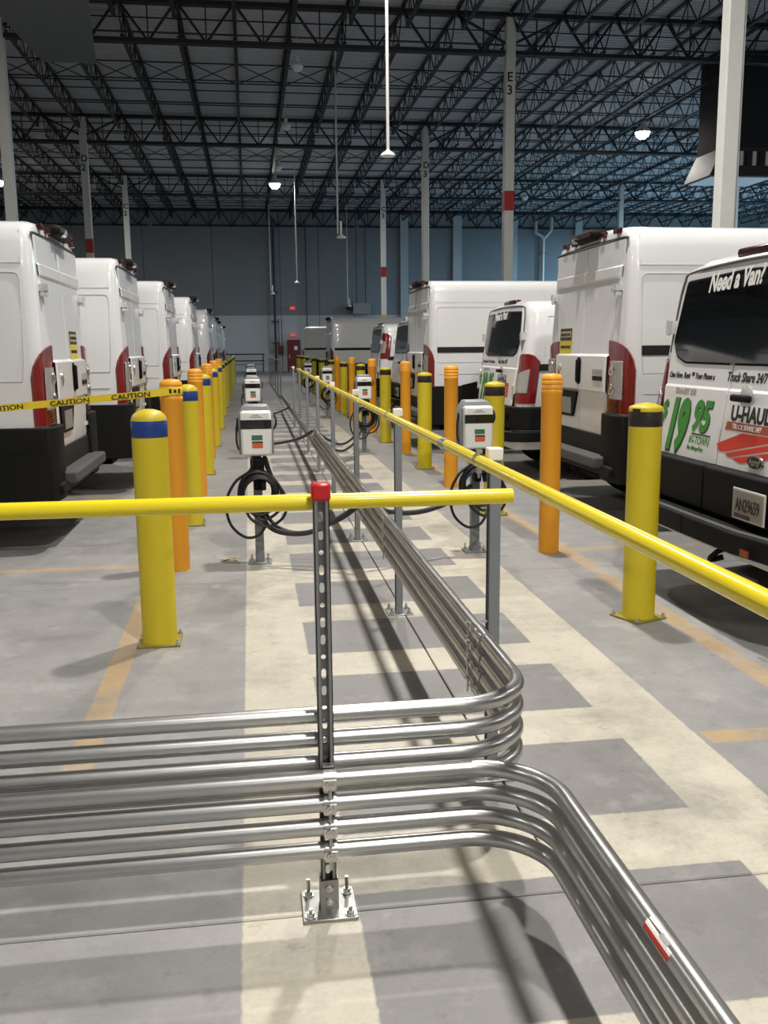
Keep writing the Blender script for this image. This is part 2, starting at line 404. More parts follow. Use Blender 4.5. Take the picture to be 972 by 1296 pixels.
MB().cyl((7.515, 14.26, 0), (7.515, 14.26, 10.2), .03, 10).build('riser_conduit', 'pipe_dark', c0)
MB().cyl((7.575, 14.24, 0), (7.575, 14.24, 10.2), .016, 10).build('riser_conduit', 'pipe_light', c0)
column(-6.05, 26.65, False); column(-6.05, 39.15, True, 'D2'); column(-6.05, 51.6, False, 'C2')
column(20.75, 51.8, False); column(20.75, 39.15, False); column(20.75, 26.65, False)

# ------------------------------------------------------------------ lamps
def lamp_body(name, label, x, y, z, lens, k=1.0):
    t = thing(name, label, 'ceiling light', (x, y, z), 0)
    MB().lathe([(.29, 0), (.285, .03), (.22, .14), (.13, .22), (.10, .24), (.10, .42), (.02, .44)], 20, (0, 0, 0), k).build('housing', 'lamp_body' if lens != 'lamp_off' else 'lamp_off', t)
    MB().lathe([(.02, -.24), (.13, -.21), (.22, -.13), (.265, -.02), (.27, .008)], 20, (0, 0, 0), k).build('lens', lens, t)
    MB().cyl((0, 0, .43*k), (0, 0, 10.56-z), .012, 6).build('suspension_rod', 'lamp_body', t)
    return t
LL = {0: 'lit high bay light over the aisle behind the viewer', 1: 'lit high bay light over the aisle just behind the front post',
      2: 'lit high bay light over the aisle above the nearest chargers', 3: 'lit high bay light over the aisle above the second pair of chargers',
      4: 'bright lit high bay light above the far end of the aisle', 5: 'large glaring lit high bay light right of the marked white column',
      6: 'lit high bay light at the far left edge near the roof'}
names_off = ['unlit high bay light over the aisle, nearest of the dark ones', 'unlit high bay light over the aisle, middle of the dark ones',
             'unlit high bay light over the aisle just before the lit one', 'unlit pale high bay light below the glaring right lamp',
             'unlit pale high bay light farthest to the right rear', 'unlit pale high bay light beyond the big right column']
for i, (x, y, w, col) in enumerate(LAMPS):
    warm = col is WARM
    lab = LL.get(i) or ('added unseen high bay light over the parked vans, row %s aisle, %s' % ('right of the' if x > 5 else 'left of the', ['near', 'middle', 'rear'][i % 3]) if warm
                        else 'cool white high bay light in the far right bay, %s' % ['near', 'middle', 'rear'][i-12])
    lamp_body('high_bay_light', lab, x, y, LAMP_Z, 'lamp_on' if warm else 'lamp_cool')
    ld = bpy.data.lights.new('lamp_light', 'AREA'); ld.shape = 'DISK'; ld.size = .36; ld.energy = w; ld.color = col
    lo = bpy.data.objects.new('lamp_light', ld); C.objects.link(lo); lo.location = (x, y, LAMP_Z-.26)
for (x, y), lab in zip(OFF_LAMPS, names_off): lamp_body('high_bay_light', lab, x, y, 9.42, 'lamp_off', .62)
def drop(label, x, y, z, tip):
    t = thing('pendant_drop', label, 'hanging rod', (x, y, z), 0, 'white rods hanging from the roof')
    MB().cyl((0, 0, .04), (0, 0, 10.56-z), .028, 8).build('rod', 'pipe_light', t)
    if tip == 'disc': MB().lathe([(.028, .10), (.04, .08), (.12, .03), (.13, 0), (.1, -.02)], 16).build('disc', 'lamp_off', t)
    else:
        MB().box((.1, 0, .16), (.06, .06, .5)).build('end_fitting', 'lamp_off', t); MB().lathe([(.05, .02), (.14, -.06), (.14, -.1)], 12, (.1, 0, 0)).build('end_cap', 'lamp_off', t)
    return t
drop('white rod hanging from the roof, ending in a small pale disc', 2.518, 17.0, 4.85, 'disc')
drop('long white rod hanging over the aisle, ending in a fitting', 2.85, 30.0, 5.0, 'fit')
drop('thin white rod hanging before the far wall pipe', 1.4, 57.0, 4.8, 'fit')
drop('thin rod with a small disc hanging over the exit sign', 2.428, 47.0, 4.69, 'disc')
drop('thin rod hanging just left of the wall heater', 6.25, 60.0, 4.2, 'fit')

# ------------------------------------------------------------------ far end fittings
t = thing('riser_pipe', 'dark standpipe up the far wall with a red valve box', 'pipe', (1.78, 63.8, 0))
MB().cyl((0, 0, 0), (0, 0, 9.9), .085, 10).build('pipe', 'pipe_dark', t)
for z in (1.9, 3.3, 5.2): MB().box((0, .06, z), (.5, .08, .07)).build('bracket', 'pipe_dark', t)
for s in (.22, .42): MB().cyl((s, 0, 1.7), (s, 0, 3.5), .025, 8).build('side_pipe', 'red_steel', t)
MB().box((.32, -.02, 1.45), (.36, .18, .5)).build('valve_box', 'red_steel', t, bevel=.02)
tag(MB().cyl((3.9, 63.9, 0), (3.9, 63.9, 9.8), .035, 8).build('wall_conduit', 'pipe_dark'), 'thin grey conduit running up the far wall', 'pipe')
def exit_sign(z, lab):
    t = thing('exit_sign', lab, 'sign', (2.95, 63.8, z))
    MB().box((0, .03, 0), (.34, .08, .22)).build('housing', 'exit', t, bevel=.01)
    text('EXIT', .13, 'print_white', t, (-.145, -.013, -.045), (1, 0, 0), (0, 0, 1), 'lettering', 0, .004)
exit_sign(4.17, 'upper of the two red exit signs on the far wall'); exit_sign(2.42, 'lower red exit sign above the dark red cabinet')
t = thing('wall_cabinet', 'dark red cabinet with a white notice at the far wall', 'cabinet', (2.95, 63.5, 0))
MB().box((0, 0, 1.05), (.86, .5, 2.1)).build('body', 'red_steel', t, bevel=.02)
MB().box((.13, -.258, 1.55), (.22, .012, .26)).build('notice', 'print_white', t)
MB().box((-.3, -.27, 1.0), (.05, .04, .2)).build('handle', 'chrome', t)
t = thing('unit_heater', 'pale boxy fan heater high on the far wall', 'heater', (7.5, 63.4, 4.1))
MB().box((0, 0, 0), (1.15, .7, .74)).build('case', 'char_grey', t, bevel=.03)
MB().lathe([(.05, 0), (.28, .05), (.30, .2), (.2, .22)], 14).build('fan_ring', 'unit_dark', t).location = (-.72, 0, -.1)
MB().bar((-.3, 0, .37), (-.3, 0, 6.46), .05).build('hanger_rod', 'pipe_dark', t)
MB().bar((.3, 0, .37), (.3, 0, 6.46), .05).build('hanger_rod', 'pipe_dark', t)
t = thing('guard_rail', 'low grey guard rail along the foot of the far wall', 'railing', (-2.2, 62.8, 0))
for z in (.75, 1.18): MB().cyl((-3.2, 0, z), (3.2, 0, z), .04, 8).build('rail', 'pipe_dark', t)
for x in (-3.1, -1, 1, 3.1): MB().cyl((x, 0, 0), (x, 0, 1.2), .04, 8).build('post', 'pipe_dark', t)
t = thing('downspout', 'pale bent drain pipe on the bluish right part of the wall', 'pipe', (20.1, 63.75, 0))
MB().tube(fillet([(0, 0, 0), (0, 0, 8.7), (.55, 0, 9.3), (.55, 0, 10.1)], .15, 5), .11, 10).build('pipe', 'pipe_light', t)
MB().tube(fillet([(0, -.02, 8.6), (-.1, -.02, 8.9), (-.55, -.02, 9.1), (-.55, -.02, 10)], .12, 5), .10, 10).build('branch', 'pipe_light', t)
for z in (4.5, 7.8): MB().box((0, .05, z), (.4, .08, .08)).build('bracket', 'pipe_dark', t)
# big air unit right of centre, half hidden by the near right column
t = thing('air_unit', 'dark ceiling air unit with a pale louvred outlet behind the big column', 'air handler', (15.55, 30, 6.8))
MB().box((.25, 0, 2.25), (1.7, 1.7, 2.9)).build('duct', 'unit_dark', t, bevel=.03)
MB().add([(-1.0, -.9, 0), (1.3, -.9, 0), (1.3, .9, 0), (-1.0, .9, 0), (-.6, -.9, .85), (1.1, -.9, .85), (1.1, .9, .85), (-.6, .9, .85)],
         [(3, 2, 1, 0), (4, 5, 6, 7), (0, 1, 5, 4), (1, 2, 6, 5), (2, 3, 7, 6), (3, 0, 4, 7)]).build('outlet_hood', 'unit', t, smooth=False)
for k in range(6): MB().box((-.2+.22*k, -.93, .52), (.11, .05, .42)).build('louvre', 'lamp_off' if k % 2 else 'unit_dark', t)
MB().box((.15, 0, -.02), (2.1, 1.6, .03)).build('outlet_panel', 'lamp_off', t)
tag(MB().prism([(-5.85, 20.5), (-3.2, 20.5), (-3.35, 23.7), (-3.93, 28.5), (-5.35, 28.5)], lambda a, b: (a, b, 9.36), (0, 0, .06)).build('roof_panel', 'panel', smooth=False), 'plain grey sheet panel fixed under the roof steel at upper left', 'panel')

# ------------------------------------------------------------------ strut posts and rails
def slotted_web(m, y, w, h, pitch=.048, n=6):
    """channel web in the XZ plane at depth y with a row of long slots and round holes"""
    k = 0; z = .02; hw = w/2
    m.add([(-hw, y, 0), (hw, y, 0), (hw, y, z), (-hw, y, z)], [(0, 1, 2, 3)])
    while z+pitch < h:
        cz = z+pitch/2; rr = .0068; half = .0075 if k % 3 != 2 else 0.0
        hole = []
        for j in range(12):
            a = 2*PI*j/12; hole.append((rr*math.cos(a), y, cz+rr*math.sin(a)+(half if math.sin(a) > .01 else -half if math.sin(a) < -.01 else 0)))
        ring = []
        for j in range(12):
            a = 2*PI*j/12; c_, s_ = math.cos(a), math.sin(a); q = 1/max(abs(c_), abs(s_))
            ring.append((hw*c_*q, y, cz+pitch/2*s_*q))
        m.add(hole+ring, [(j, (j+1) % 12, 12+(j+1) % 12, 12+j) for j in range(12)])
        z += pitch; k += 1
    m.add([(-hw, y, z), (hw, y, z), (hw, y, h), (-hw, y, h)], [(0, 1, 2, 3)])
def channel(m, w, d, h, t=.0026):
    """strut channel standing at the origin, open towards -Y, slotted web at +Y"""
    slotted_web(m, d/2, w, h); slotted_web(m, d/2-t, w, h)
    for s in (-1, 1):
        m.box((s*(w/2-t/2), 0, h/2), (t, d, h)); m.box((s*(w/2-.0045), -d/2+t/2, h/2), (.009, t, h)); m.box((s*(w/2-.009), -d/2+.006, h/2), (t, .010, h))
def anchor(x, y, z0, parent, h=.035):
    b = MB().cyl((x, y, z0), (x, y, z0+h+.012), .0055, 8).lathe([(.011, 0), (.011, .010)], 6, (x, y, z0+.004)).build('anchor_bolt', 'bolt', parent)
    MB().lathe([(.016, 0), (.016, .003)], 14, (x, y, z0)).build('washer', 'bolt', b)

PX, PY = .171, 2.40
t = thing('strut_post', 'slotted steel channel post with a red cap in the foreground', 'post', (PX, PY, 0))
m = MB(); channel(m, .0413, .0413, 1.165); o = m.build('channel', 'strut', t, smooth=False); o.location = (0, 0, .012)
MB().box((0, 0, .005), (.152, .152, .010)).build('base_plate', 'zinc', t, bevel=.002)
br = MB()
for s in (-1, 1): br.box((s*.0235, -.002, .055), (.004, .046, .092))
br.box((0, -.0255, .052), (.051, .004, .088)).build('foot_bracket', 'zinc', t, bevel=.001)
for z in (.035, .075): MB().lathe([(.011, 0), (.011, .007), (.006, .008), (.006, .014)], 6).build('bracket_bolt', 'bolt', t).matrix_local = Matrix.Translation((0, -.0275, z)) @ Matrix.Rotation(PI/2, 4, 'X')
for sx in (-1, 1):
    for sy in (-1, 1): anchor(sx*.055, sy*.052-.004, .010, t, .038 if sy > 0 else .012)
MB().box((0, 0, 1.183), (.050, .050, .046)).build('red_cap', 'red_cap', t, bevel=.007)
FZ = [.409, .339, .270, .202]; FR = .0238
for z in FZ:                      # straps holding the four front conduits to the open side of the channel
    s_ = MB(); yo = -.0207-FR
    arc = [(-.012, yo-math.sin(a)*(FR+.002), z+math.cos(a)*(FR+.002)) for a in [PI*k/10 for k in range(11)]]
    s_.grid([[p for p in arc], [(p[0]+.034, p[1], p[2]) for p in arc]])
    s_.box((.003, -.034, z-FR-.010), (.030, .022, .004)); s_.box((.003, -.034, z+FR+.008), (.030, .022, .004))
    ye = yo-FR-.004
    s_.box((.003, ye, z-.006), (.036, .008, .024)); s_.box((.003, ye+.006, z-.020), (.030, .018, .006))
    o = s_.build('conduit_strap', 'bolt', t)
    MB().cyl((.004, ye-.002, z-.046), (.004, ye-.002, z-.02), .0045, 8).build('strap_shank', 'bolt', o)
    MB().cyl((.003, -.050, z-FR-.034), (.003, -.050, z-FR-.004), .004, 8).lathe([(.009, 0), (.009, .006)], 6, (.003, -.050, z-FR-.008)).build('strap_bolt', 'bolt', o)
    MB().lathe([(.012, 0), (.012, .006), (.005, .007), (.005, .010)], 8).build('strap_screw', 'bolt', o).matrix_local = Matrix.Translation((.003, yo-FR-.008, z-.006)) @ Matrix.Rotation(PI/2, 4, 'X')

fr = thing('crossing_rail', 'yellow rail pipe crossing the foreground from the left, ending near the right rail', 'railing', (0, 2.45, 1.147))
fp = MB().tube([(-4.0, 0, .006), (.698, 0, 0)], .0212, 20, False); fp.tube([(.698, 0, 0), (.600, 0, 0)], .0185, 20, False)
fp.build('pipe', 'yellow_pipe', fr)
MB().tube([(-4.0, 0, .006), (.15, 0, 0)], .0226, 20).build('sleeve', 'yellow_pipe', fr)

RX, RZ = .775, 1.160
POSTX = .829
rail = thing('aisle_rail', 'long yellow rail pipe running down the aisle on grey posts', 'railing', (RX, 0, RZ))
MB().tube([(0, -1.2, -.008), (0, 3.15, 0), (0, 9.6, .012), (0, 15.5, .05)], .0212, 18).build('pipe', 'yellow_pipe', rail)
for y in (3.71, 6.6, 9.3):
    c_ = MB().tube([(0, y-.035, 0), (0, y+.035, 0)], .0245, 18).build('coupling', 'galv', rail)
    MB().cyl((-.02, y, .012), (-.034, y, .016), .005, 8).build('set_screw', 'bolt', c_)
POSTS_Y = [3.14, 5.30, 7.46, 9.62, 11.78, 13.94, 16.1, 18.26]
def rail_post(y, h, label, x=POSTX, clamp=True, grp='grey posts of the yellow aisle rail'):
    t = thing('rail_post', label, 'post', (x, y, 0), 0, grp)
    m = MB(); w = .041
    m.add([(-w/2, -w/2, .008), (w/2, -w/2, .008), (w/2, w/2, .008), (-w/2, w/2, .008), (-w/2, -w/2, h-.03), (w/2, -w/2, h-.03), (w/2, w/2, h-.03), (-w/2, w/2, h-.03)],
          [(0, 1, 5, 4), (1, 2, 6, 5), (2, 3, 7, 6), (4, 5, 6, 7)])
    m.box((-w/2+.001, -w/2+.0045, h/2), (.002, .009, h-.05)); m.box((-w/2+.001, w/2-.0045, h/2), (.002, .009, h-.05)); m.box((-w/2+.012, 0, h/2), (.002, w-.004, h-.05))
    m.build('channel', 'post_grey', t, smooth=False)
    MB().box((0, 0, .004), (.15, .15, .008)).build('base_plate', 'galv', t, bevel=.0015)
    for sx in (-1, 1):
        for sy in (-1, 1): anchor(sx*.052, sy*.052, .008, t, .02)
    MB().box((0, 0, h-.022), (.052, .052, .044)).build('end_cap', 'white_cap', t, bevel=.005)
    if clamp:
        cl = MB(); xx = RX-x
        arc = [(xx+math.cos(a)*.0235, -.012, RZ+.004+math.sin(a)*.0235) for a in [2*PI*k/16 for k in range(17)]]
        cl.grid([arc, [(p[0], .012, p[2]) for p in arc]]); cl.box((xx+.0, 0, RZ+.032), (.018, .026, .012)); cl.box((xx, 0, RZ-.034), (.016, .022, .02))
        o = cl.build('rail_clamp', 'galv', t)
        MB().cyl((xx, 0, RZ-.06), (xx, 0, RZ-.03), .005, 8).build('clamp_bolt', 'bolt', o)
        for zz in (.555, .486, .417, .348):
            if y < 12:
                MB().box((-.030, 0, zz+.031), (.030, .030, .005)).box((-.030, 0, zz-.031), (.030, .030, .005)).build('conduit_clamp', 'galv', t)
                b_ = MB().cyl((-.092, -.012, zz-.02), (-.092, -.012, zz+.035), .004, 8).lathe([(.010, 0), (.010, .007)], 6, (-.092, -.012, zz+.026)).build('clamp_bolt', 'bolt', t)
    return t
ordn = ['nearest', 'second', 'third', 'fourth', 'fifth', 'sixth', 'seventh', 'eighth']
for i, y in enumerate(POSTS_Y):
    rail_post(y, 1.205 if i != 2 else 1.22, '%s grey post with a white cap under the yellow aisle rail' % ordn[i])
fz = ['first', 'second', 'third', 'fourth', 'fifth', 'sixth']
for i, y in enumerate((31.5, 34.4, 37.3, 40.2, 43.1, 46.0)):
    rail_post(y, 1.16, '%s of the far grey posts before the far wall' % fz[i], 1.0-.004*(y-31.5), False, 'far grey posts near the far wall')
tag(MB().cyl((1.0, 31.4, 1.13), (.94, 46.2, 1.13), .024, 10).build('far_rail', 'post_grey'), 'dull grey rail pipe on the far posts near the far wall', 'railing')

# ------------------------------------------------------------------ conduits
BZ = [.555, .486, .417, .348]; RUNX = .772
on = ['top', 'second', 'third', 'bottom']
for k, z in enumerate(BZ):
    t = thing('steel_conduit', '%s of the four rear galvanized pipes that turn away down the aisle' % on[k], 'conduit', (0, 0, z), 0, 'rear galvanized conduits turning down the aisle')
    yend = 11.5 if k < 2 else 24.0
    pts = [(-4.0, 2.4445, -.012), (RUNX, 2.4445, 0), (RUNX, yend, -.004)]
    P = fillet(pts, .215, 12)
    MB().tube(P, FR, 20).build('pipe', 'galv', t)
    MB().tube([(RUNX, 3.0, 0), (RUNX, 3.12, 0)], FR+.0035, 20).build('coupling', 'galv', t)
    for y in (6.05+.12*k,):
        c_ = MB().tube([(RUNX, y, 0), (RUNX, y+.10, 0)], FR+.0035, 18).build('coupling', 'galv', t)
        for dy in (.02, .07): MB().cyl((RUNX-FR*.7, y+dy, FR*.7), (RUNX-FR*.7-.008, y+dy, FR*.7+.008), .0045, 6).build('set_screw', 'bolt', c_)
    for dy in (.03, .09): MB().cyl((RUNX-FR*.75, 3.0+dy, FR*.7), (RUNX-FR*.75-.008, 3.0+dy, FR*.7+.008), .0045, 6).build('set_screw', 'bolt', t)
    if k < 2: MB().lathe([(FR+.010, 0), (FR+.010, .03), (FR+.004, .05), (.012, .055)], 14).build('end_fitting', 'bolt', t).matrix_local = Matrix.Translation((RUNX, 11.5, 0)) @ Matrix.Rotation(-PI/2, 4, 'X')
for k, z in enumerate(FZ):
    t = thing('steel_conduit', '%s of the four front galvanized pipes that bend towards the viewer' % on[k], 'conduit', (0, 0, z), 0, 'front galvanized conduits bending to the viewer')
    P = fillet([(-4.0, 2.3555, -.018), (.762, 2.3555, 0), (.762, -1.4, .004)], .215, 12)
    MB().tube(P, FR, 20).build('pipe', 'galv', t)
    if k == 0:
        st = MB(); sr = MB(); ww = MB(); R_ = FR+.0006
        def patch(mb, y0, y1, a0, a1, R=R_):
            mb.grid([[(.762+R*math.cos(a0+(a1-a0)*j/6), y, R*math.sin(a0+(a1-a0)*j/6)) for j in range(7)] for y in (y0, y1)])
        patch(st, 1.49, 1.60, 1.30, 2.62); patch(sr, 1.49, 1.60, 2.62, 3.15)
        st.build('sticker', 'print_white', t, label='white sticker'); sr.build('sticker_edge', 'print_red', t, label='red sticker edge')
        patch(ww, 1.51, 1.545, 1.95, 2.35, R_+.0005); ww.build('sticker_print', 'grey_print', t)
        w2 = MB(); patch(w2, 1.505, 1.545, 1.52, 1.64, R_+.0005); patch(w2, 1.555, 1.595, 1.52, 1.64, R_+.0005); w2.build('sticker_print', 'grey_print', t)
    if k == 2:
        w2 = MB(); patch(w2, 1.30, 1.39, 1.5, 2.5); w2.build('worn_sticker', 'grey_print', t, label='rubbed grey sticker')

# ------------------------------------------------------------------ bollards
def bollard(kind, rings=False):
    t = thing('yellow_bollard' if kind != 'orange' else 'orange_bollard', 'x', 'bollard')
    if kind == 'orange':
        pr = [(.077, 0), (.0765, 1.20)]
        for k in range(3): z = 1.205+.034*k; pr += [(.079, z), (.079, z+.022), (.0745, z+.026), (.0745, z+.032)]
        pr += [(.078, 1.308), (.075, 1.325), (.062, 1.340), (.03, 1.347), (.002, 1.349)]
        MB().lathe(pr, 26).build('cover', 'orange', t, ang=50)
    else:
        dome = [(.092, 1.185), (.090, 1.20), (.082, 1.218), (.062, 1.235), (.03, 1.246), (.002, 1.249)] if kind == 'blue' else [(.0935, 1.185), (.0935, 1.205), (.088, 1.214), (.07, 1.22), (.05, 1.228), (.002, 1.236)]
        MB().lathe([(.094, .012), (.092, .02), (.092, 1.10)]+dome, 28).build('sleeve', 'yellow', t, ang=50)
        MB().lathe([(.0925, 1.105), (.0935, 1.107), (.0935, 1.188), (.0925, 1.190)], 28).build('band', 'blue' if kind == 'blue' else 'band', t)
        MB().box((0, 0, .006), (.225, .225, .012)).build('base_plate', 'plate_dirty', t, bevel=.002)
        for sx in (-1, 1):
            for sy in (-1, 1): MB().lathe([(.011, .012), (.011, .024), (.006, .025), (.006, .034)], 8, (sx*.098, sy*.098, 0)).build('anchor_nut', 'bolt', t)
    return t
bb, bk, bo = bollard('blue'), bollard('black'), bollard('orange')
onum = ['nearest', 'second', 'third', 'fourth', 'fifth', 'sixth', 'seventh', 'eighth', 'ninth', 'tenth', 'eleventh', 'twelfth', 'thirteenth']
def put(proto, first, x, y, label, group, rz=0):
    if first: proto.location = (x, y, 0); proto['label'] = label; proto['group'] = group; proto.rotation_euler = (0, 0, rz); return proto
    return place(proto, (x, y, 0), rz, label, group)
G1, G2, G3, G4 = 'yellow bollards behind the left vans', 'orange bollards behind the left vans', 'yellow bollards behind the right vans', 'orange bollards behind the right vans'
for i in range(5): put(bb, i == 0, -.525-.025*min(i, 5), 4.96+3.45*i, '%s yellow bollard with a blue band, on the left side' % onum[i], G1)
for i in range(7): put(bk, False, -.66-.01*i, 22.2+3.45*i, '%s dark banded yellow bollard in the far left row' % onum[i], G1)
for i in range(5): put(bo, i == 0, -.545-.028*i, 6.66+3.45*i, '%s orange ringed bollard on the left side' % onum[i] if i else 'orange bollard on the left with caution tape wrapped around it', G2)
for i in range(12): put(bk, i == 0, (2.173, 2.215, 2.203, 2.19)[min(i, 3)], 4.96+3.44*i, '%s yellow bollard with a black band, on the right side' % onum[i], G3, .4 if i == 0 else 0)
for i in range(6): put(bo, False, (2.215, 2.19, 2.247, 2.2, 2.2, 2.2)[i], 6.745+3.43*i, '%s orange ringed bollard on the right side' % onum[i], G4)
# the loose end of the band on the nearest right bollard
for o in bk.children:
    pass
lb = MB(); lb.grid([[(.0945*math.cos(a), .0945*math.sin(a), z) for a in [3.05+.09*j for j in range(7)]] for z in (1.155, 1.205)])
lb.build('band_end', 'band', bk)

# caution tape
tp = thing('caution_tape', 'yellow caution tape stretched from the left to the orange bollard', 'tape', (0, 0, 0))
def tape_z(x): u = (x+.50)/-1.17; return 1.268-.098*u+.0-.0*u*u
xs_ = [-.53-.16*k for k in range(19)]; yb_ = 6.58
MB().grid([[(x, yb_-.02*(i % 3), tape_z(x)+dz) for i, x in enumerate(xs_)] for dz in (-.024, .024)]).build('strip', 'tape', tp)
sl = Vector((1, 0, .084)).normalized(); upv = Vector((-.084, 0, 1)).normalized()
for x in (-3.05, -2.62, -2.19, -1.76, -1.33, -.93):
    text('CAUTION', .046, 'print_black', tp, (x, yb_-.046, tape_z(x)-.016), sl, upv, 'lettering', 0, .001, 1.25)
MB().lathe([(.080, 1.243), (.081, 1.245), (.081, 1.290), (.080, 1.292)], 24, (-.545, 6.66, 0)).build('wrap', 'tape', tp)
for k, a in enumerate((-2.35, -1.95, -1.55, -1.15, -.75)):
    MB().box((-.545+.0815*math.cos(a), 6.66+.0815*math.sin(a), 1.267), (.018, .020, .022 if k % 2 else .030), Matrix.Rotation(a-PI/2, 3, 'Z') @ Matrix.Diagonal((1, .1, 1))).build('wrap_print', 'print_black', tp)

# ------------------------------------------------------------------ chargers
def loop(c, rx, rz, y, n=26, ph=0, wob=.0, turns=1.0):
    k = int(n*turns)+1
    return [(c[0]+rx*math.cos(ph+2*PI*i/n), y+wob*math.sin(2*PI*i/n*.5), c[2]+rz*math.sin(ph+2*PI*i/n)) for i in range(k)]
def charger(seed, near):
    rnd = random.Random(seed)
    t = thing('ev_charger', 'x', 'charger')
    # pedestal at the origin, box face towards the viewer (-Y); local z up
    MB().box((0, 0, .005), (.17, .17, .010)).build('base_plate', 'post_grey', t, bevel=.002)
    for sx in (-1, 1):
        for sy in (-1, 1): anchor(sx*.06, sy*.06, .010, t, .03)
    MB().box((0, 0, .55), (.064, .064, 1.09)).build('pedestal', 'post_grey', t, bevel=.004)
    h = MB(); o_ = [(-.125, .80), (.125, .80), (.125, 1.09), (.085, 1.155), (-.085, 1.155), (-.125, 1.09)]
    h.prism(o_, lambda a, b: (a, -.035, b), (0, .15, 0)).build('housing', 'char_grey', t, bevel=.014)
    cv = MB().box((0, -.075, .957), (.216, .09, .318)).build('front_cover', 'char_white', t, bevel=.018)
    MB().box((0, -.1205, 1.022), (.2165, .004, .064)).build('display_band', 'glass', cv, bevel=.001)
    MB().box((.005, -.1205, .928), (.076, .003, .036)).build('green_sticker', 'green_scr', cv)
    MB().box((.007, -.1205, .873), (.076, .003, .038)).build('orange_sticker', 'orange_st', cv)
    MB().box((.007, -.1205, .897), (.076, .0032, .011)).build('sticker_header', 'sticker_b', cv)
    for z, w in ((1.086, .045), (1.073, .085)): MB().box((0, -.1205, z), (w, .002, .007)).build('nameplate', 'grey_print', cv)
    # holster and hanging cable
    hl = MB().box((0, -.06, .70), (.10, .08, .16)).build('cable_holster', 'black', t, bevel=.015)
    MB().box((0, -.06, .60), (.05, .10, .10)).build('cable_hook', 'black', t, bevel=.01)
    cab = MB(); r = .0105
    base = (0, 0, .555)
    for k in range(11):
        cab.tube(loop((rnd.uniform(-.012, .012), 0, .535+rnd.uniform(-.014, .014)), .112+.006*(k % 5)+rnd.uniform(-.006, .008), .118+.006*(k % 5)+rnd.uniform(-.008, .012), -.075-.011*k), r, 8, False)
    cab.tube(smooth_path([(-.03, -.1, .80), (-.05, -.13, .70), (-.16, -.16, .62), (-.225, -.17, .48), (-.20, -.17, .32), (-.10, -.17, .225), (0, -.17, .24), (.06, -.16, .33)], 6), r, 8)
    cab.tube(smooth_path([(.05, -.08, .80), (.07, -.1, .70), (.14, -.15, .60), (.20, -.17, .48), (.17, -.18, .36), (.06, -.18, .30), (-.06, -.17, .36), (-.11, -.15, .50)], 6), r, 8)
    cab.tube(smooth_path([(.06, -.09, .79), (.10, -.12, .66), (.16, -.16, .56), (.15, -.17, .42), (.03, -.17, .345), (-.07, -.16, .42)], 6), r, 8)
    cab.build('charging_cable', 'cable', t)
    MB().tube(smooth_path([(-.02, -.05, .79), (-.125, -.02, .84), (-.14, 0, .95), (-.128, 0, 1.06)], 5), .008, 8).tube(smooth_path([(.118, -.01, .97), (.142, -.02, 1.01), (.140, -.01, 1.06), (.118, 0, 1.09)], 5), .008, 8).build('control_lead', 'cable', t)
    MB().tube([(.03, -.11, .70), (.035, -.15, .63), (.04, -.17, .56)], [.020, .024, .018], 10).build('plug', 'black', t)
    return t
ch = charger(3, True); ch2 = charger(9, True)
GL, GR = 'charging stations in the left row', 'charging stations in the right row'
LY = [6.78, 13.75, 20.6, 27.5]; RY = [6.87, 13.9, 20.8, 27.7]
for i, y in enumerate(LY):
    put(ch, i == 0, .03, y, ['white charging station nearest on the left, a black cable coiled below', 'second white charging station of the left row, half hidden behind the first', 'third white charging station of the left row', 'farthest small charging station of the left row'][i], GL)
for i, y in enumerate(RY):
    put(ch2, i == 0, 1.665 if i < 2 else 1.68, y, ['white charging station nearest on the right, behind the rail post', 'second white charging station of the right row, its cable against the yellow rail', 'third white charging station of the right row', 'farthest small charging station of the right row'][i], GR, .0)
def feed(pts, label, r=.019):
    tag(MB().tube(smooth_path(pts, 7), r, 10).build('feed_conduit', 'greycable'), label, 'cable', 'flexible feed cables from the pipes to the chargers')
feed([(.74, 6.35, .50), (.62, 6.4, .40), (.40, 6.5, .27), (.20, 6.6, .25), (.08, 6.72, .30), (.03, 6.72, .45)], 'grey flexible feed cable sagging to the nearest left charger')
feed([(.74, 6.45, .46), (.60, 6.55, .34), (.36, 6.62, .24), (.16, 6.68, .28), (.05, 6.73, .42)], 'lower grey feed cable beside the nearest left charger', .014)
feed([(.80, 6.4, .48), (.95, 6.45, .40), (1.2, 6.6, .37), (1.45, 6.72, .42), (1.62, 6.8, .52)], 'grey flexible feed cable sagging to the nearest right charger')
feed([(.75, 11.55, .545), (.6, 11.9, .42), (.4, 12.6, .30), (.2, 13.3, .22), (.06, 13.7, .26)], 'dark feed cable reaching back to the second left charger')
feed([(.79, 11.55, .54), (.95, 11.9, .40), (1.2, 12.6, .26), (1.45, 13.4, .28), (1.62, 13.84, .45)], 'upper dark feed cable to the second right charger', .016)
feed([(.79, 11.55, .47), (.95, 11.9, .32), (1.2, 12.5, .18), (1.48, 13.3, .24), (1.64, 13.84, .42)], 'lower dark feed cable to the second right charger', .016)
feed([(.75, 18.6, .40), (.5, 19.2, .25), (.25, 20.0, .18), (.06, 20.5, .25)], 'far dark feed cable to the third left charger', .016)
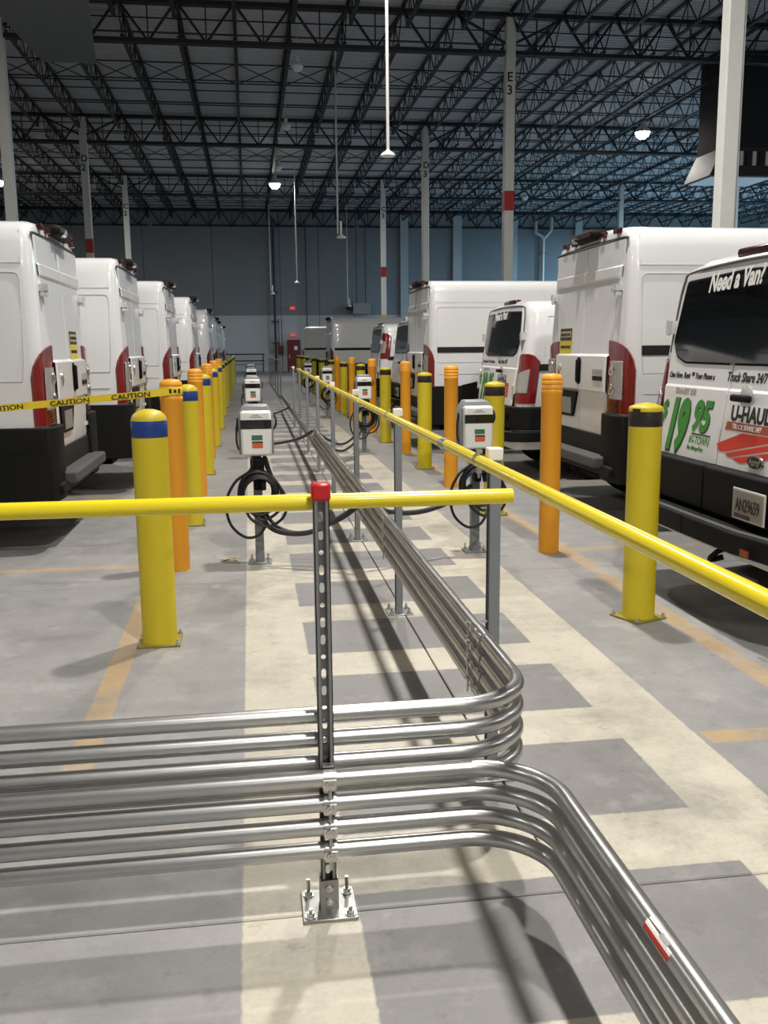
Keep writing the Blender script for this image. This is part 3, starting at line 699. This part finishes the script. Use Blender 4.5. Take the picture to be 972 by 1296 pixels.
# scraps on the floor
def scrap(x, y, label, n, sd):
    t = thing('floor_scrap', label, 'litter', (x, y, 0)); rnd = random.Random(sd)
    for k in range(n):
        a = rnd.uniform(0, PI); L = rnd.uniform(.05, .12)
        MB().box((rnd.uniform(-.06, .06), rnd.uniform(-.05, .05), .004+.004*k), (L, rnd.uniform(.012, .03), .005), Matrix.Rotation(a, 3, 'Z') @ Matrix.Rotation(rnd.uniform(-.12, .12), 3, 'Y')).build('chip', 'leaf', t)
scrap(-.20, 6.82, 'small pile of dry scraps beside the nearest left charger', 7, 4)
scrap(-1.05, 9.2, 'crumpled scrap on the floor behind the second left van', 4, 8)

# ------------------------------------------------------------------ vans (local: rear at x = 0, nose along +x, y left, z up)
def lerp_profile(prof, z):
    for (a, za), (b, zb) in zip(prof, prof[1:]):
        if za <= z <= zb: return a+(b-a)*(z-za)/(zb-za)
    return prof[0][0] if z < prof[0][1] else prof[-1][0]
def van_body(prof, R, lean, length, ztop, wnose):
    """lofted shell: prof = [(half width, z)] from sill to roof centre line"""
    st = [0, .1*R, .3*R, .6*R, R, .4, 1.2, 2.2, 3.2, 3.9, 4.3, 4.7, 5.1, 5.35, 5.6, length-.12, length-.04, length]
    rows = []
    for x in st:
        ins = R-math.sqrt(max(0, R*R-(R-x)**2)) if x < R else 0
        if x > length-.15: ins = .05+(x-length+.15)*.6
        zt = ztop(x); wn = wnose(x); half = []
        zmax = prof[-1][1]
        for w, z in prof:
            zz = min(z, zt); w2 = max(0, min(w, w*wn)-ins*(1 if w > .3 else w/.3))
            if z > 1.9: zz = zz-ins*.6*(z-1.9)/(zmax-1.9) if x < R else zz
            half.append((x+(lean(zz) if x < 1.2 else 0)*(1-x/1.2), w2, zz))
        rows.append([(p[0], -p[1], p[2]) for p in half]+[p for p in half[::-1][1:]])
    m = MB(); n = len(rows[0]); m.grid(rows)
    m.f.append(tuple(range(n))); m.f.append(tuple((len(rows)-1)*n+k for k in range(n)))
    for i in range(len(rows)-1): m.f.append((i*n, (i+1)*n, (i+1)*n+n-1, i*n+n-1))
    return m
def plate_yz(m, poly, x, lean, d):
    """flat polygon in the rear plane with thickness d towards -x; follows the lean of the face"""
    n = len(poly); A = [Vector((x+lean(z), y, z)) for y, z in poly]; B = [a-Vector((d, 0, 0)) for a in A]
    m.add(A+B, [tuple(range(n))[::-1], tuple(range(n, 2*n))]+[(i, (i+1) % n, n+(i+1) % n, n+i) for i in range(n)])
    return m
def side_plate(m, prof, s, poly, d, sub=1):
    """polygon (x, z) laid on the side of the body (s = -1 right, +1 left), thickness d outwards"""
    n = len(poly); A = [Vector((x, s*(lerp_profile(prof, z)-.004), z)) for x, z in poly]; B = [a+Vector((0, s*(d+.004), 0)) for a in A]
    m.add(A+B, [tuple(range(n)), tuple(range(n, 2*n))[::-1]]+[(i, (i+1) % n, n+(i+1) % n, n+i) for i in range(n)])
    return m
def rounded(pts, r, k=4):
    out = []
    n = len(pts)
    for i in range(n):
        p = Vector(pts[i]+(0,)); a = (Vector(pts[i-1]+(0,))-p); b = (Vector(pts[(i+1) % n]+(0,))-p)
        d = min(r, a.length*.45, b.length*.45); s = p+a.normalized()*d; e = p+b.normalized()*d
        for j in range(k+1):
            t = j/k; q = s*(1-t)**2+p*2*t*(1-t)+e*t*t; out.append((q.x, q.y))
    return out
def wheel(t, x, y, s, r=.36):
    w = MB(); w.lathe([(r*.55, -.11), (r*.93, -.11), (r, -.085), (r, .085), (r*.93, .11), (r*.55, .11)], 26).f
    o = w.build('wheel', 'rubber', t); o.matrix_local = Matrix.Translation((x, y, r)) @ Matrix.Rotation(PI/2, 4, 'X')
    h = MB().lathe([(.02, -.07), (.10, -.075), (.19, -.06), (.205, -.095), (.21, -.06)] if s > 0 else [(.21, .06), (.205, .095), (.19, .06), (.10, .075), (.02, .07)], 20).build('hub', 'lamp_body', o)
    return o
def ring_line(m, pts, s, prof, w=.008, d=.0025):
    """thin pressed seam following (x, z) points on the side"""
    for a, b in zip(pts, pts[1:]):
        pa = Vector((a[0], s*(lerp_profile(prof, a[1])+.0005), a[1])); pb = Vector((b[0], s*(lerp_profile(prof, b[1])+.0005), b[1]))
        m.bar(pa, pb, w, d*2)

HI = [(.93, .42), (.98, .48), (1.015, .62), (1.03, .95), (1.03, 1.25), (1.02, 1.48), (1.00, 1.8), (.965, 2.12), (.935, 2.34), (.905, 2.43), (.85, 2.485), (.72, 2.515), (.40, 2.535), (0, 2.54)]
def hi_lean(z): return 0 if z < 1.4 else .035*(z-1.4)
def high_van(label, sticker, rail=False):
    t = thing('cargo_van', label, 'van')
    R = .085
    def zt(x): return 2.6 if x < 4.1 else 2.6-(x-4.1)**2*.25 if x < 4.5 else 2.56-(x-4.5)*1.25 if x < 5.4 else 1.435-(x-5.4)*.9
    def wn(x): return 1 if x < 4.6 else 1-.06*(x-4.6)
    van_body(HI, R, hi_lean, 5.96, zt, wn).build('body', 'white', t, ang=50)
    # rear doors: left and right leaf with ribs, a recessed centre gap between them
    outer = [(.635, .77), (.645, 1.0), (.672, 1.56), (.76, 1.78), (.83, 2.15), (.868, 2.40)]
    zo = [(2.405, .012), (2.20, .012), (2.19, .024), (2.115, .024), (2.10, .012), (1.80, .012), (1.58, .012), (1.475, .012), (1.455, .045), (1.30, .046), (1.155, .045), (1.135, .024), (1.0, .022), (.80, .018), (.775, .012)]
    def oy(z):
        for (a, za), (b, zb) in zip(outer, outer[1:]):
            if za <= z <= zb: return a+(b-a)*(z-za)/(zb-za)
        return outer[0][0] if z < .77 else outer[-1][0]
    MB().add([(.002+hi_lean(z)*1.0-.003, y, z) for z in (.76, 2.42) for y in (-oy(z)-.012, oy(z)+.012)], [(0, 1, 3, 2)]).build('door_seal', 'groove', t)
    for s, nm in ((1, 'left'), (-1, 'right')):
        rows = []
        for z, d in zo:
            y0, y1 = .005, oy(z)
            rows.append([(hi_lean(z)-d+.012, s*y0, z), (hi_lean(z)-d, s*(y0+.006), z), (hi_lean(z)-d, s*(y0+(y1-y0)*.5), z), (hi_lean(z)-d, s*(y1-.02), z), (hi_lean(z)-d+.012, s*y1, z)])
        door = MB().grid(rows).build('rear_door', 'white', t, ang=30)
        for z, yo in ((2.0, .80), (.885, .655)):
            hg = MB().box((-.02, s*(yo-.035), z), (.03, .07, .035)).box((-.01, s*(yo+.015), z+.02), (.07, .05, .05)).box((-.015, s*(yo+.01), z-.03), (.05, .06, .028)).cyl((-.035, s*(yo-.005), z-.05), (-.035, s*(yo-.005), z+.05), .013, 8)
            hg.build('hinge', 'hinge', door)
        if s > 0:
            MB().lathe([(.055, 0), (.05, .010), (.02, .013)], 18).build('latch_plate', 'chrome', door).matrix_local = Matrix.Translation((-.046, .52, 1.32)) @ Matrix.Rotation(-PI/2, 4, 'Y') @ Matrix.Diagonal((1, .75, 1, 1))
            # licence plate recess on the lower left leaf
            plate_yz(MB(), rounded([(.03, 1.13), (.62, 1.13), (.55, .89), (.14, .89)], .03), -.022, hi_lean, .02).build('plate_recess', 'black', door)
            plate_yz(MB(), [(.18, 1.065), (.49, 1.065), (.49, .915), (.18, .915)], -.042, hi_lean, .006).build('licence_plate', 'plate', door)
        else:
            pass
            for k, (yy, hh) in enumerate(((-.40, .05), (-.455, .042), (-.50, .05), (-.55, .045), (-.595, .05))): MB().box((-.05, yy, 1.32), (.006, .03, hh)).build('badge', 'grey_print', door)
            MB().box((-.05, -.495, 1.265), (.006, .22, .038)).build('badge_strip', 'dark', door)
            plate_yz(MB(), rounded([(.045, 1.445), (-.075, 1.445), (-.075, 1.20), (.045, 1.20)], .05), -.044, hi_lean, .004).build('handle_recess', 'dark', door)
            h_ = MB().box((-.06, -.015, 1.32), (.03, .05, .21)).build('handle', 'black', door, bevel=.018)
    # roof edge: gutter, stop lamp housing, marker lamps, camera
    MB().tube(smooth_path([(.035, -.87, 2.40), (.036, -.80, 2.425), (.036, 0, 2.435), (.036, .80, 2.425), (.035, .87, 2.40)], 5), .008, 6).build('gutter_seam', 'groove', t)
    hs = MB().box((.02, 0, 2.508), (.16, .56, .085)).build('stop_lamp_housing', 'black', t, bevel=.03)
    MB().box((-.062, -.15, 2.51), (.012, .22, .04)).build('stop_lamp', 'dark_red', hs)
    MB().lathe([(.018, 0), (.03, .015), (.03, .05), (.02, .06), (.012, .055)], 14).build('reversing_camera', 'chrome', hs).matrix_local = Matrix.Translation((-.03, .12, 2.49)) @ Matrix.Rotation(-PI/2, 4, 'Y')
    for y in (-.68, -.36, .36, .60): MB().box((.025, y, 2.487), (.05, .095, .048)).build('marker_lamp', 'dark_red', t, bevel=.008)
    # tail lamps that wrap round the corner
    for s in (-1, 1):
        def tl(u, z):      # u 0..1 along rear face, corner, side
            pts = [(-.016, .665), (-.018, .78), (-.016, .90), (.0, .985), (.022, 1.025), (.06, 1.043), (.115, 1.046)]
            k = u*(len(pts)-1); i = min(int(k), len(pts)-2); f = k-i
            return (pts[i][0]+(pts[i+1][0]-pts[i][0])*f, s*(pts[i][1]+(pts[i+1][1]-pts[i][1])*f), z)
        us = [0, .14, .28, .42, .56, .68, .78, .86]
        tops = [1.59, 1.585, 1.57, 1.55, 1.52, 1.48, 1.43, 1.34]; bots = [.985]*8
        la = MB().grid([[tl(u, b+(tp_-b)*v) for u, tp_, b in zip(us, tops, bots)] for v in (0, .2, .4, .6, .8, 1)], (.03, -s*.03, 0)).build('tail_lamp', 'red_lens', t)
        MB().grid([[tl(u, z)[0:1]+(tl(u, z)[1],)+(z,) for u in (.10, .2, .3, .40, .47)] for z in (1.10, 1.18, 1.3, 1.38, 1.42)], (-.014, 0, 0)).build('clear_lens', 'clear_lens', la, bevel=.006, label='clear lower lens')
        for zz in (1.18, 1.34): MB().lathe([(.050, 0), (.046, .008), (.030, .004), (.01, .012)], 16).build('bulb_reflector', 'chrome', la).matrix_local = Matrix.Translation((-.036, s*.79, zz)) @ Matrix.Rotation(-PI/2, 4, 'Y')
        for k in range(4):
            MB().box((-.020, s*.80, 1.005+.022*k), (.01, .17, .008)).build('lens_rib', 'dark_red', la)
    # bumper corners, lower valance, step
    for s in (-1, 1):
        poly = [(-.055, .635), (-.07, .78), (-.06, .95), (-.02, 1.035), (.05, 1.06), (.50, 1.062), (.50, .90), (.05, .90), (.02, .635)]
        MB().prism([(x, s*y) for x, y in poly], lambda a, b: (a, b, .40), (0, 0, .575)).build('bumper_corner', 'black', t, bevel=.012)
        side_plate(MB(), HI, s, [(.49, .43), (.56, .62), (.70, .80), (.98, .90), (1.26, .80), (1.40, .62), (1.46, .43), (4.35, .43), (4.35, .80), (1.70, .80), (1.36, .98), (.98, 1.06), (.72, 1.035), (.49, .985)], .030).build('side_cladding', 'black', t)
        MB().lathe([(.45, 0), (.45, .012)], 30).build('wheel_arch', 'underbody', t).matrix_local = Matrix.Translation((.98, s*1.010-.006, .44)) @ Matrix.Rotation(PI/2, 4, 'X')
        MB().lathe([(.45, 0), (.45, .012)], 30).build('wheel_arch', 'underbody', t).matrix_local = Matrix.Translation((4.98, s*.985-.006, .44)) @ Matrix.Rotation(PI/2, 4, 'X')
        wheel(t, .98, s*.93, s); wheel(t, 4.98, s*.905, s)
    MB().box((-.012, 0, .69), (.03, 1.27, .17)).build('rear_valance', 'dark', t, bevel=.008)
    MB().box((-.06, 0, .555), (.20, 1.50, .10)).build('bumper_step', 'step', t, bevel=.02)
    MB().box((-.03, 0, .49), (.12, 1.9, .09)).build('bumper_lower', 'black', t, bevel=.02)
    MB().box((2.8, 0, .40), (5.2, 1.7, .16)).build('underbody', 'underbody', t)
    # sides: pressed panel seams, seam lines, sliding door rail
    for s in (-1, 1):
        sm = MB()
        ring_line(sm, [(.125, 1.50), (.125, 2.08), (.14, 2.11), (.17, 2.12), (1.62, 2.12), (1.66, 2.08), (1.66, 1.32)], s, HI, .012)
        ring_line(sm, [(.125, 1.50), (.14, 1.32), (1.66, 1.32)], s, HI, .012)
        ring_line(sm, [(.11, 2.19), (4.0, 2.19)], s, HI, .009); ring_line(sm, [(.15, 1.15), (1.5, 1.15)], s, HI, .016)
        ring_line(sm, [(1.78, .82), (1.78, 2.30)], s, HI, .007); ring_line(sm, [(3.05, .82), (3.05, 2.30)], s, HI, .007)
        ring_line(sm, [(.12, 2.43), (.12, 2.20)], s, HI, .004)
        sm.build('panel_seams', 'lamp_body', t, label='pressed seam lines along the side')
        side_plate(MB(), HI, s, [(4.05, 1.45), (4.05, 2.05), (4.55, 2.05), (5.1, 1.55), (5.1, 1.45)], .004).build('cab_window', 'glass', t)
        mi = MB().box((4.9, s*1.17, 1.55), (.12, .20, .36)).build('mirror', 'black', t, bevel=.03)
        MB().bar((4.95, s*.98, 1.5), (4.92, s*1.10, 1.5), .05).build('mirror_arm', 'black', mi)
        if rail or s < 0:
            side_plate(MB(), HI, s, rounded([(.125, 1.465), (.125, 1.545), (1.75, 1.545), (1.75, 1.465)], .01, 2), .014).build('slide_rail', 'dark', t)
    wd = MB(); wd.grid([[(4.32+.72*u, y, 2.44-.9*u+.012) for y in (-.72, -.3, .3, .72)] for u in (0, .25, .5, .75, 1)]); wd.build('windscreen', 'glass', t)
    for s in (-1, 1): MB().box((5.9, s*.72, .95), (.14, .26, .30)).build('headlamp', 'clear_lens', t, bevel=.04)
    MB().box((5.93, 0, .75), (.12, 1.6, .5)).build('front_bumper', 'black', t, bevel=.05)
    if sticker is not None:
        y0 = sticker
        plate_yz(MB(), [(y0-.17, 1.475), (y0+.17, 1.475), (y0+.17, 1.715), (y0-.17, 1.715)], -.0135, hi_lean, .0015).build('warning_sticker', 'sticker_y', t)
        plate_yz(MB(), [(y0-.165, 1.60), (y0+.165, 1.60), (y0+.165, 1.71), (y0-.165, 1.71)], -.0152, hi_lean, .001).build('sticker_header', 'sticker_b', t)
        plate_yz(MB(), [(y0-.145, 1.625), (y0+.145, 1.625), (y0+.145, 1.685), (y0-.145, 1.685)], -.0163, hi_lean, .0008).build('sticker_panel', 'sticker_p', t)
        text('FREQUENT STOPS', .034, 'print_black', t, (-.0115, y0, 1.643), (0, -1, 0), (.035, 0, 1), 'lettering', 0, .0008, .95, .0008, 'CENTER')
        text('MAINTAIN DISTANCE', .036, 'print_black', t, (-.0120, y0, 1.525), (0, -1, 0), (.035, 0, 1), 'lettering', 0, .0008, .80, .0008, 'CENTER')
    return t

LO = [(.93, .36), (.98, .42), (1.00, .55), (1.025, .86), (1.03, 1.15), (1.015, 1.38), (1.0, 1.55), (.975, 1.75), (.945, 1.90), (.915, 1.98), (.85, 2.035), (.66, 2.07), (.3, 2.085), (0, 2.09)]
def lo_lean(z): return .12*(z-.86) if z > .86 else 0
def low_van(label, decals=True, high_lamps=False):
    t = thing('window_van', label, 'van')
    R = .14
    def zt(x): return 2.2 if x < 3.4 else 2.2-(x-3.4)*.3 if x < 3.9 else 2.05-(x-3.9)*.95 if x < 4.75 else 1.24-(x-4.75)*.35
    def wn(x): return 1 if x < 4.3 else 1-.07*(x-4.3)
    van_body(LO, R, lo_lean, 5.53, zt, wn).build('body', 'white', t, ang=50)
    D = .016
    outer = [(.78, .86), (.83, 1.2), (.855, 1.36), (.855, 1.6), (.82, 1.85), (.765, 1.985)]
    def oy(z):
        for (a, za), (b, zb) in zip(outer, outer[1:]):
            if za <= z <= zb: return a+(b-a)*(z-za)/(zb-za)
        return outer[0][0] if z < .86 else outer[-1][0]
    for s in (1, -1):
        rows = []
        for z in (1.985, 1.96, 1.85, 1.7, 1.55, 1.42, 1.30, 1.285, 1.12, 1.10, 1.0, .90, .865):
            d = D+(.012 if z < 1.29 else 0); y1 = oy(z)
            rows.append([(lo_lean(z)-d+.014, s*.004, z), (lo_lean(z)-d, s*.010, z), (lo_lean(z)-d, s*y1*.5, z), (lo_lean(z)-d, s*(y1-.025), z), (lo_lean(z)-d+.02, s*y1, z)])
        door = MB().grid(rows).build('rear_door', 'white', t, ang=30)
        win = rounded([(.004*s, 1.968), (s*.735, 1.945), (s*.805, 1.57), (s*.73, 1.47), (s*.60, 1.432), (.004*s, 1.43)], .03)
        wx = -D-.001
        plate_yz(MB(), win, wx, lo_lean, .004).build('window_frame', 'black', door)
        inner = rounded([(.012*s, 1.955), (s*.722, 1.932), (s*.790, 1.57), (s*.718, 1.48), (s*.595, 1.445), (.012*s, 1.443)], .03)
        plate_yz(MB(), inner, wx-.004, lo_lean, .003).build('window_pane', 'glass', door)
        for z in (1.66, 1.05):
            MB().box((lo_lean(z)-.012, s*(oy(z)+.03), z), (.05, .09, .085)).cyl((lo_lean(z)-.03, s*(oy(z)+.05), z-.05), (lo_lean(z)-.03, s*(oy(z)+.05), z+.05), .014, 8).build('hinge', 'hinge', door)
    plate_yz(MB(), [(.03, 1.966), (-.03, 1.966), (-.03, 1.432), (.03, 1.432)], -D-.0045, lo_lean, .0042).build('window_divider', 'glass', t)
    o = MB().box((lo_lean(1.255)-.066, -.225, 1.255), (.03, .20, .040)).build('handle', 'black', t, bevel=.012)
    MB().lathe([(.07, 0), (.065, .004), (.02, .006)], 18).build('handle_dish', 'hinge', o).matrix_local = Matrix.Translation((lo_lean(1.255)-.030, -.225, 1.262)) @ Matrix.Rotation(-PI/2, 4, 'Y')
    MB().tube(smooth_path([(lo_lean(1.5)+.002, .872, 1.5), (lo_lean(1.75)-.002, .852, 1.75), (lo_lean(1.93)-.004, .81, 1.94), (lo_lean(2)-.004, .70, 2.0), (lo_lean(2.01), 0, 2.022), (lo_lean(2)-.004, -.70, 2.0), (lo_lean(1.93)-.004, -.81, 1.94), (lo_lean(1.75)-.002, -.852, 1.75), (lo_lean(1.5)+.002, -.872, 1.5)], 6), .008, 6).build('door_seal', 'groove', t)
    MB().box((.20, -.02, 2.07), (.09, .50, .055)).build('stop_lamp', 'dark_red', t, bevel=.02)
    for s in (-1, 1):
        z0, z1 = (.90, 1.46) if not high_lamps else (1.30, 1.86)
        def tl(u, z):
            pts = [(-.004, .87), (.0, .91), (.02, .965), (.06, 1.015), (.12, 1.037), (.19, 1.04)]
            k = u*(len(pts)-1); i = min(int(k), len(pts)-2); f = k-i
            w = lerp_profile(LO, z)-1.03
            return (pts[i][0]+(pts[i+1][0]-pts[i][0])*f+lo_lean(z)-.008, s*(pts[i][1]+(pts[i+1][1]-pts[i][1])*f+w+.004), z)
        us = [0, .2, .4, .6, .8, 1]; tops = [z1-.03, z1, z1, z1, z1-.02, z1-.09]
        la = MB().grid([[tl(u, z0+(tp_-z0)*v) for u, tp_ in zip(us, tops)] for v in (0, .2, .4, .6, .8, 1)], (.03, -s*.03, 0)).build('tail_lamp', 'red_lens', t)
        MB().grid([[tuple(tl(u, z0+.12+q*(.20+.10*u))) for u in (.06, .3, .5, .70)] for q in (0, .33, .66, 1)], (-.012, s*.006, 0)).build('clear_lens', 'clear_lens', la, label='clear slanted lens')
        bump = [(-.10, 0), (-.10, .55), (-.085, .80), (-.03, .97), (.08, 1.05), (.55, 1.055), (.55, .88), (.10, .88), (.05, 0)]
        MB().prism([(x, s*y) for x, y in bump], lambda a, b: (a, b, .60), (0, 0, .262)).build('rear_bumper', 'black', t, bevel=.015)
        stp = [(-.22, 0), (-.215, .55), (-.17, .84), (-.08, 1.00), (.06, 1.06), (.5, 1.055), (.5, .8), (0, .8), (0, 0)]
        MB().prism([(x, s*y) for x, y in stp], lambda a, b: (a, b, .46), (0, 0, .118)).build('bumper_step', 'black', t, bevel=.012)
        tread = [(-.205, 0), (-.20, .55), (-.155, .83), (-.07, .985), (-.045, .965), (-.12, .80), (-.16, .54), (-.165, 0)]
        MB().prism([(x, s*y) for x, y in tread], lambda a, b: (a, b, .5785), (0, 0, .005)).build('step_tread', 'step', t)
        fp_ = MB().box((-.108, s*.80, .74), (.02, .13, .08)).build('tow_cover', 'dark', t, bevel=.01)
        side_plate(MB(), LO, s, [(.49, .42), (.60, .62), (.75, .78), (.98, .87), (1.22, .78), (1.38, .62), (1.45, .42), (3.9, .42), (3.9, .60), (1.60, .60), (1.3, .86), (.98, .95), (.68, .86), (.49, .86)], .02).build('side_cladding', 'black', t)
        for x in (.98, 4.73):
            MB().lathe([(.43, 0), (.43, .012)], 30).build('wheel_arch', 'underbody', t).matrix_local = Matrix.Translation((x, s*(1.005 if x < 2 else .975)-.006, .40)) @ Matrix.Rotation(PI/2, 4, 'X')
            wheel(t, x, s*(.92 if x < 2 else .89), s, .34)
        sm = MB()
        ring_line(sm, [(.30, 1.42), (.36, 1.88), (1.7, 1.90), (1.7, 1.30)], s, LO, .010); ring_line(sm, [(.28, .90), (1.7, .90)], s, LO, .009)
        ring_line(sm, [(1.8, .62), (1.8, 1.92)], s, LO, .007); ring_line(sm, [(3.0, .62), (3.0, 1.92)], s, LO, .007)
        sm.build('panel_seams', 'lamp_body', t, label='pressed seam lines along the side')
        if s < 0: side_plate(MB(), LO, s, [(.20, 1.27), (.20, 1.345), (1.8, 1.345), (1.8, 1.27)], .012).build('slide_rail', 'dark', t)
        side_plate(MB(), LO, s, [(3.5, 1.3), (3.5, 1.8), (3.75, 1.8), (4.35, 1.4), (4.35, 1.3)], .004).build('cab_window', 'glass', t)
        MB().box((4.1, s*1.13, 1.35), (.12, .20, .30)).build('mirror', 'black', t, bevel=.03)
        MB().box((5.48, s*.72, .85), (.14, .28, .22)).build('headlamp', 'clear_lens', t, bevel=.04)
    wd = MB(); wd.grid([[(3.86+.80*u, y, 2.06-.74*u+.014) for y in (-.68, -.3, .3, .68)] for u in (0, .25, .5, .75, 1)]); wd.build('windscreen', 'glass', t)
    MB().box((5.5, 0, .62), (.12, 1.6, .4)).build('front_bumper', 'black', t, bevel=.05)
    MB().box((2.7, 0, .38), (4.9, 1.7, .14)).build('underbody', 'underbody', t)
    MB().tube(fillet([(-.05, -.35, .47), (-.17, -.35, .43), (-.21, -.33, .385), (-.17, -.29, .37), (-.12, -.32, .39)], .03, 4), .016, 8).build('tow_hook', 'black', t)
    lp = MB().box((-.112, -.54, .708), (.010, .325, .170)).build('plate_frame', 'hinge', t, bevel=.012)
    MB().box((-.118, -.54, .708), (.004, .300, .148)).build('licence_plate', 'plate', lp)
    MB().box((-.1205, -.49, .648), (.002, .16, .022)).build('plate_border', 'dark_red', lp, smooth=False)
    text('AN29659', .098, 'print_black', lp, (-.1215, -.54, .675), (0, -1, 0), (0, 0, 1), 'plate_number', 0, .0012, .62, .0006, 'CENTER')
    MB().box((-.225, -.72, .50), (.012, .07, .035)).build('reflector', 'red_lens', t)
    if decals:
        xa = (0, -1, 0)
        def dec(s_, size, m_, y, z, off, shear=.25, bold=.003, sx=.8, slope=0.0, nm='lettering', al='LEFT'):
            return text(s_, size, m_, t, (lo_lean(z)-off, y, z), (0, -1, slope), (.12, 0, 1), nm, shear, bold, sx, .0006, al)
        xo, xl = .0262, .0292      # window and lower door skins
        dec('Need a Van?', .150, 'print_white', .43, 1.862, xo, .28, .0050, .83, .04)
        dec('One Now. Rent \u2122 Your Phone a', .052, 'print_black', .80, 1.342, .0175, .25, .0012, .85)
        dec('Truck Share 24/7', .074, 'print_black', .05, 1.342, .0175, .25, .0016, .82)
        dec('TRANSIT 250', .050, 'grey_print', .66, 1.245, xl, .2, .002, .98, 0, 'badge')
        dec('$', .17, 'print_dgreen', .80, 1.075, xl, .22, .006, .80); dec('$', .17, 'print_green', .805, 1.08, xl+.0015, .22, .004, .80)
        dec('19', .42, 'print_dgreen', .705, .905, xl, .24, .030, .64); dec('19', .42, 'print_green', .715, .913, xl+.0015, .24, .024, .64)
        dec('95', .25, 'print_dgreen', .365, 1.035, xl, .24, .013, .86); dec('95', .25, 'print_green', .372, 1.04, xl+.0015, .24, .011, .86)
        plate_yz(MB(), [(.345, 1.018), (.11, 1.018), (.11, 1.010), (.345, 1.010)], -xl, lo_lean, .002).build('price_rule', 'print_dgreen', t)
        dec('IN-TOWN', .068, 'print_green', .375, .955, xl, .2, .0006, .82); dec('Plus Mileage/Fees', .036, 'print_green', .385, .918, xl, .2, .0004, .82)
        dec('U-HAUL', .118, 'print_black', -.085, 1.128, xl, .0, .0045, .95)
        rb = plate_yz(MB(), [(-.06, 1.118), (-.60, 1.118), (-.62, 1.072), (-.045, 1.072)], -xl+.0005, lo_lean, .0015).build('slogan_strip', 'print_brick', t)
        text('TRUCK SHARE 24/7', .040, 'print_white', rb, (lo_lean(1.08)-xl-.0016, -.12, 1.082), xa, (.12, 0, 1), 'lettering', 0, .0006, .90, .0006)
        for pl in ([(.02, .985), (-.02, .945), (-.07, .945), (-.62, 1.055), (-.62, 1.066), (-.24, 1.064)], [(-.09, .938), (-.13, .925), (-.16, .925), (-.62, 1.012), (-.62, 1.045)], [(-.18, .92), (-.25, .905), (-.29, .905), (-.62, .968), (-.62, 1.000)]):
            plate_yz(MB(), pl, -xl+.0005, lo_lean, .0015).build('swoosh', 'print_red', t)
        ov = MB().lathe([(.085, 0), (.080, .008), (.02, .010)], 24).build('oval_badge', 'chrome', t); ov.matrix_local = Matrix.Translation((lo_lean(.92)-.030, -.43, .925)) @ Matrix.Rotation(-PI/2, 4, 'Y') @ Matrix.Diagonal((.46, 1, 1, 1))
        ov2 = MB().lathe([(.074, 0), (.070, .006), (.02, .007)], 24).build('oval_face', 'sticker_b', ov); ov2.location = (0, 0, .006)
        dec('Ford', .058, 'plate', -.43, .907, .0445, .3, .0008, .95, 0, 'badge', 'CENTER')
    return t

GLV, GRV = 'white high roof vans parked on the left', 'vans parked on the right'
lv = [(-1.54, 8.38), (-1.32, 11.32), (-1.143, 14.82), (-1.03, 19.1), (-.96, 24.9), (-1.0, 31.6), (-1.06, 35.6), (-1.08, 43.5)]
llab = ['nearest white high roof van on the left, black and yellow sticker on its rear door', 'second white high roof van from the front on the left',
        'third white high roof van on the left', 'fourth white high roof van on the left', 'fifth white high roof van on the left', 'sixth white high roof van on the left',
        'seventh white high roof van on the left', 'farthest white high roof van on the left']
V0 = high_van(llab[0], -.30); V0.location = (lv[0][0], lv[0][1], 0); V0.rotation_euler = (0, 0, PI); V0['group'] = GLV
V1 = high_van(llab[1], None); V1.location = (lv[1][0], lv[1][1], 0); V1.rotation_euler = (0, 0, PI); V1['group'] = GLV
for (x, y), lab in list(zip(lv, llab))[2:]: place(V1, (x, y, 0), PI, lab, GLV)
P1 = high_van('nearest white high roof van on the right, yellow and black sticker on its left door', .47); P1.location = (3.05, 8.40, 0); P1['group'] = GRV
place(V1, (2.62, 14.75, 0), 0, 'white high roof van on the right behind the second low window van, no sticker', GRV)
place(V1, (2.65, 32.0, 0), 0, 'white high roof van far on the right showing its whole long side', GRV)
place(V1, (2.85, 44.5, 0), -.45, 'grey looking high roof van parked askew near the far wall', GRV)
T1 = low_van('low window van at the right edge with green 19.95 price decal'); T1.location = (2.68, 5.06, 0); T1['group'] = GRV
place(T1, (3.02, 11.42, 0), 0, 'low window van between the two nearest high roof vans on the right', GRV)
T3 = low_van('low dark windowed van far right, just beyond the second high roof van', False); T3.location = (2.88, 18.3, 0); T3['group'] = GRV
T4 = low_van('low window van with high red lamps, before the long side-on van', False, True); T4.location = (2.85, 21.9, 0); T4['group'] = GRV
